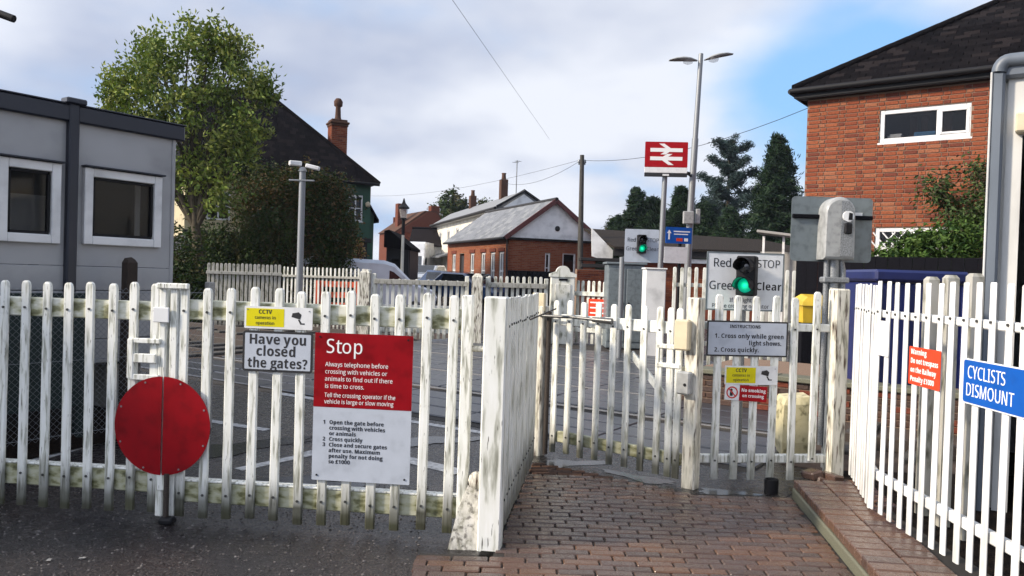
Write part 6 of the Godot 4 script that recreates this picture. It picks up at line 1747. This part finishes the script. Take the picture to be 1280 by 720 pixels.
# ---------------------------------------------------------------- vehicles
func build_vehicles() -> void:
	var van := [Vector2(-2.2, 0.35), Vector2(2.2, 0.35), Vector2(2.28, 0.75), Vector2(2.1, 1.0), Vector2(1.45, 1.18), Vector2(0.75, 1.82), Vector2(0.4, 1.92), Vector2(-1.9, 1.98), Vector2(-2.2, 1.86), Vector2(-2.28, 0.9)]
	car("white_van", "white van with a rounded roof parked in front of the green pub", Transform3D(Basis(Vector3.UP, 0.5), Vector3(-4.9, 0, -25.6)), van, [[Vector2(0.55, 1.15), Vector2(1.2, 1.15), Vector2(0.7, 1.55), Vector2(0.55, 1.6)]], 1.8, M.car_white, [-1.4, 1.45], [[Vector3(1.45, 1.19, 0), Vector3(0.78, 1.8, 0)]])
	var boxv := [Vector2(-2.8, 0.4), Vector2(2.6, 0.4), Vector2(2.65, 1.2), Vector2(2.45, 1.35), Vector2(2.1, 2.05), Vector2(2.0, 2.95), Vector2(1.7, 3.1), Vector2(-2.8, 3.1)]
	car("delivery_van", "tall white delivery van facing the crossing, far down the street", Transform3D(Basis(Vector3.UP, -PI / 2 - 0.12), Vector3(-7.2, 0.75, -59.0)), boxv, [[Vector2(1.5, 1.35), Vector2(2.2, 1.35), Vector2(1.95, 1.95), Vector2(1.5, 1.95)]], 2.0, M.car_white, [-1.6, 1.8], [[Vector3(2.44, 1.37, 0), Vector3(2.11, 2.04, 0)]])
	var saloon := [Vector2(-2.1, 0.35), Vector2(2.1, 0.35), Vector2(2.18, 0.65), Vector2(2.0, 0.85), Vector2(1.05, 0.98), Vector2(0.45, 1.42), Vector2(-0.9, 1.46), Vector2(-1.6, 1.0), Vector2(-2.1, 0.95), Vector2(-2.18, 0.7)]
	var sw := [[Vector2(-0.95, 1.0), Vector2(0.85, 1.0), Vector2(0.4, 1.36), Vector2(-0.8, 1.38)]]
	var ws := [[Vector3(1.05, 0.99, 0), Vector3(0.46, 1.41, 0)], [Vector3(-1.6, 1.01, 0), Vector3(-0.92, 1.45, 0)]]
	car("silver_car", "silver car facing the crossing in front of the delivery van", Transform3D(Basis(Vector3.UP, -PI / 2 - 0.25), Vector3(-5.5, 0.63, -50.0)), saloon, sw, 1.75, M.car_silver, [-1.3, 1.3], ws)
	car("blue_car", "dark blue car parked beside the station, nearest the street", Transform3D(Basis(Vector3.UP, -0.9), Vector3(-3.0, 0.25, -38.0)), saloon, sw, 1.75, M.car_blue, [-1.3, 1.3], ws)
	car("blue_car", "dark blue car parked close to the station's brick corner", Transform3D(Basis(Vector3.UP, -0.7), Vector3(-1.9, 0.18, -34.6)), saloon, sw, 1.75, M.car_blue, [-1.3, 1.3], ws)

func build_small() -> void:
	var y := thing("yellow_box", "yellow lidded box on a black base behind the sign fence, under the grey signal back", "bin", off(4.68, -0.06, -11.9))
	part("base", bx(Vector3(0.6, 1.04, 0.5), 0.01), M.black_fence, y, off(0, 0.52, 0))
	part("body", MB.new().loft([[Vector3(-0.26, 1.04, -0.2), Vector3(-0.26, 1.04, 0.2), Vector3(0.2, 1.04, 0.2), Vector3(0.2, 1.04, -0.2)], [Vector3(-0.28, 1.3, -0.22), Vector3(-0.28, 1.3, 0.22), Vector3(0.22, 1.3, 0.22), Vector3(0.22, 1.3, -0.22)]]).done(), M.bin_yellow, y)
	part("lid", MB.new().loft([[Vector3(-0.3, 1.3, -0.24), Vector3(-0.3, 1.3, 0.24), Vector3(0.24, 1.3, 0.24), Vector3(0.24, 1.3, -0.24)], [Vector3(-0.27, 1.4, -0.2), Vector3(-0.27, 1.36, 0.2), Vector3(0.21, 1.36, 0.2), Vector3(0.21, 1.4, -0.2)], [Vector3(-0.18, 1.47, -0.14), Vector3(-0.18, 1.43, 0.14), Vector3(0.12, 1.43, 0.14), Vector3(0.12, 1.47, -0.14)]]).done(), M.bin_yellow, y)
	solo("cream_drum", MB.new().loft([[Vector3(-0.1, 0, -0.14), Vector3(-0.13, 0, 0.1), Vector3(0.13, 0, 0.12), Vector3(0.12, 0, -0.13)], [Vector3(-0.15, 0.15, -0.15), Vector3(-0.15, 0.13, 0.13), Vector3(0.14, 0.14, 0.14), Vector3(0.14, 0.15, -0.15)], [Vector3(-0.14, 0.48, -0.14), Vector3(-0.14, 0.46, 0.12), Vector3(0.13, 0.48, 0.13), Vector3(0.14, 0.5, -0.14)], [Vector3(-0.11, 0.53, -0.11), Vector3(-0.11, 0.51, 0.09), Vector3(0.1, 0.54, 0.1), Vector3(0.11, 0.55, -0.11)]]).done(), M.cream_plastic, "cream plastic tub on the ground behind the sign fence", "tub", off(2.58, 0.02, -6.95))
	var s := thing("blue_skip", "dark blue lidded container behind the right-hand white fence", "container", off(4.25, 0, -9.0))
	part("body", bx(Vector3(1.05, 1.45, 0.9), 0.02), M.bin_blue, s, off(0.5, 0.88, -0.45))
	part("lid", bx(Vector3(1.1, 0.14, 1.0), 0.03), M.bin_blue, s, off(0.5, 1.69, -0.45))
	for x: float in [0.0, 0.33, 0.67, 1.0]:
		part("rib", bx(Vector3(0.05, 1.4, 0.04), 0.01), M.bin_blue, s, off(x, 0.88, 0.02))
	for x: float in [0.1, 0.9]:
		part("wheel", MB.new().lathe([Vector2(0.02, -0.03), Vector2(0.08, -0.03), Vector2(0.08, 0.03), Vector2(0.02, 0.03)], 12, Transform3D(Basis(Vector3.RIGHT, PI / 2), Vector3(x, 0.08, -0.1)), false).done(), M.rubber, s)
	var o := thing("orange_barrier", "orange plastic barrier behind the pale spaced picket fence", "barrier", frame(-5.6, -22.0, -4.2, -22.0))
	for yy: float in [0.55, 0.85, 1.15]:
		part("plank", bx(Vector3(1.3, 0.16, 0.05), 0.01), M.barrier_orange, o, off(0.65, yy, 0))
	for x: float in [0.1, 1.2]:
		part("foot", bx(Vector3(0.08, 1.25, 0.3), 0.01), M.barrier_orange, o, off(x, 0.62, 0))
	var b := thing("hanging_basket", "straw-brown hanging basket on a grey post before the pub's dark ground floor", "basket", off(-5.55, 0, -26.6))
	part("post", MB.new().tube([Vector3(-0.2, 0, 0), Vector3(-0.2, 3.0, 0)], 0.07, 0.07, 8).done(), M.galvanised, b)
	part("arm", MB.new().tube([Vector3(-0.2, 2.95, 0), Vector3(0.12, 2.95, 0), Vector3(0.12, 2.6, 0)], 0.02, 0.02, 6).done(), M.galvanised, b)
	part("basket", MB.new().lathe([Vector2(0.02, 1.95), Vector2(0.2, 2.02), Vector2(0.28, 2.25), Vector2(0.22, 2.5), Vector2(0.02, 2.6)], 12).done(), M.straw, b, off(0.12, 0, 0))
	crown(b, "dry_plants", [[Vector3(0.12, 2.3, 0), Vector3(0.32, 0.34, 0.3), 150]], leaf_clump(51, 8, 0.12, 0.12, 0.06), [Color(0.3, 0.17, 0.07), Color(0.2, 0.12, 0.05), Color(0.36, 0.25, 0.12)], M.leaf, 51, 0.6)
	var f := thing("roof_canopy", "small pale flat-roofed canopy left of the grey signal back", "canopy", frame(8.0, -25.0, 9.4, -24.4))
	part("roof", MB.new().box(Vector3(1.6, 0.08, 1.2), Transform3D(Basis(Vector3.BACK, -0.12), Vector3(0.7, 3.12, 0)), 0.01).done(), M.concrete, f)
	for x: float in [0.1, 0.7, 1.35]:
		part("leg", bx(Vector3(0.07, 3.1, 0.07)), M.plastic_white, f, off(x, 1.52, 0.3))
	part("wall", bx(Vector3(1.5, 2.6, 0.1)), M.concrete, f, off(0.7, 1.3, -0.4))
	# fallen leaves and litter on the road by the gate
	var leaf := MB.new().prism(PackedVector2Array([Vector2(-0.018, 0), Vector2(-0.01, 0.012), Vector2(0.006, 0.006), Vector2(0.02, 0.009), Vector2(0.012, -0.012), Vector2(-0.013, -0.008)]), 0, 0.002).done()
	var spots := [[-2.35, -3.98, "pale scrap of litter nearest the lower left corner of the road"], [-2.2, -4.02, "second pale scrap of litter at the lower left of the road"]]
	for q: Array in spots:
		solo("litter", leaf, M.concrete, q[2], "litter", Transform3D(Basis(Vector3.UP, rng.randf() * TAU) * Basis(Vector3.RIGHT, -PI / 2), Vector3(q[0], 0.006, q[1])))
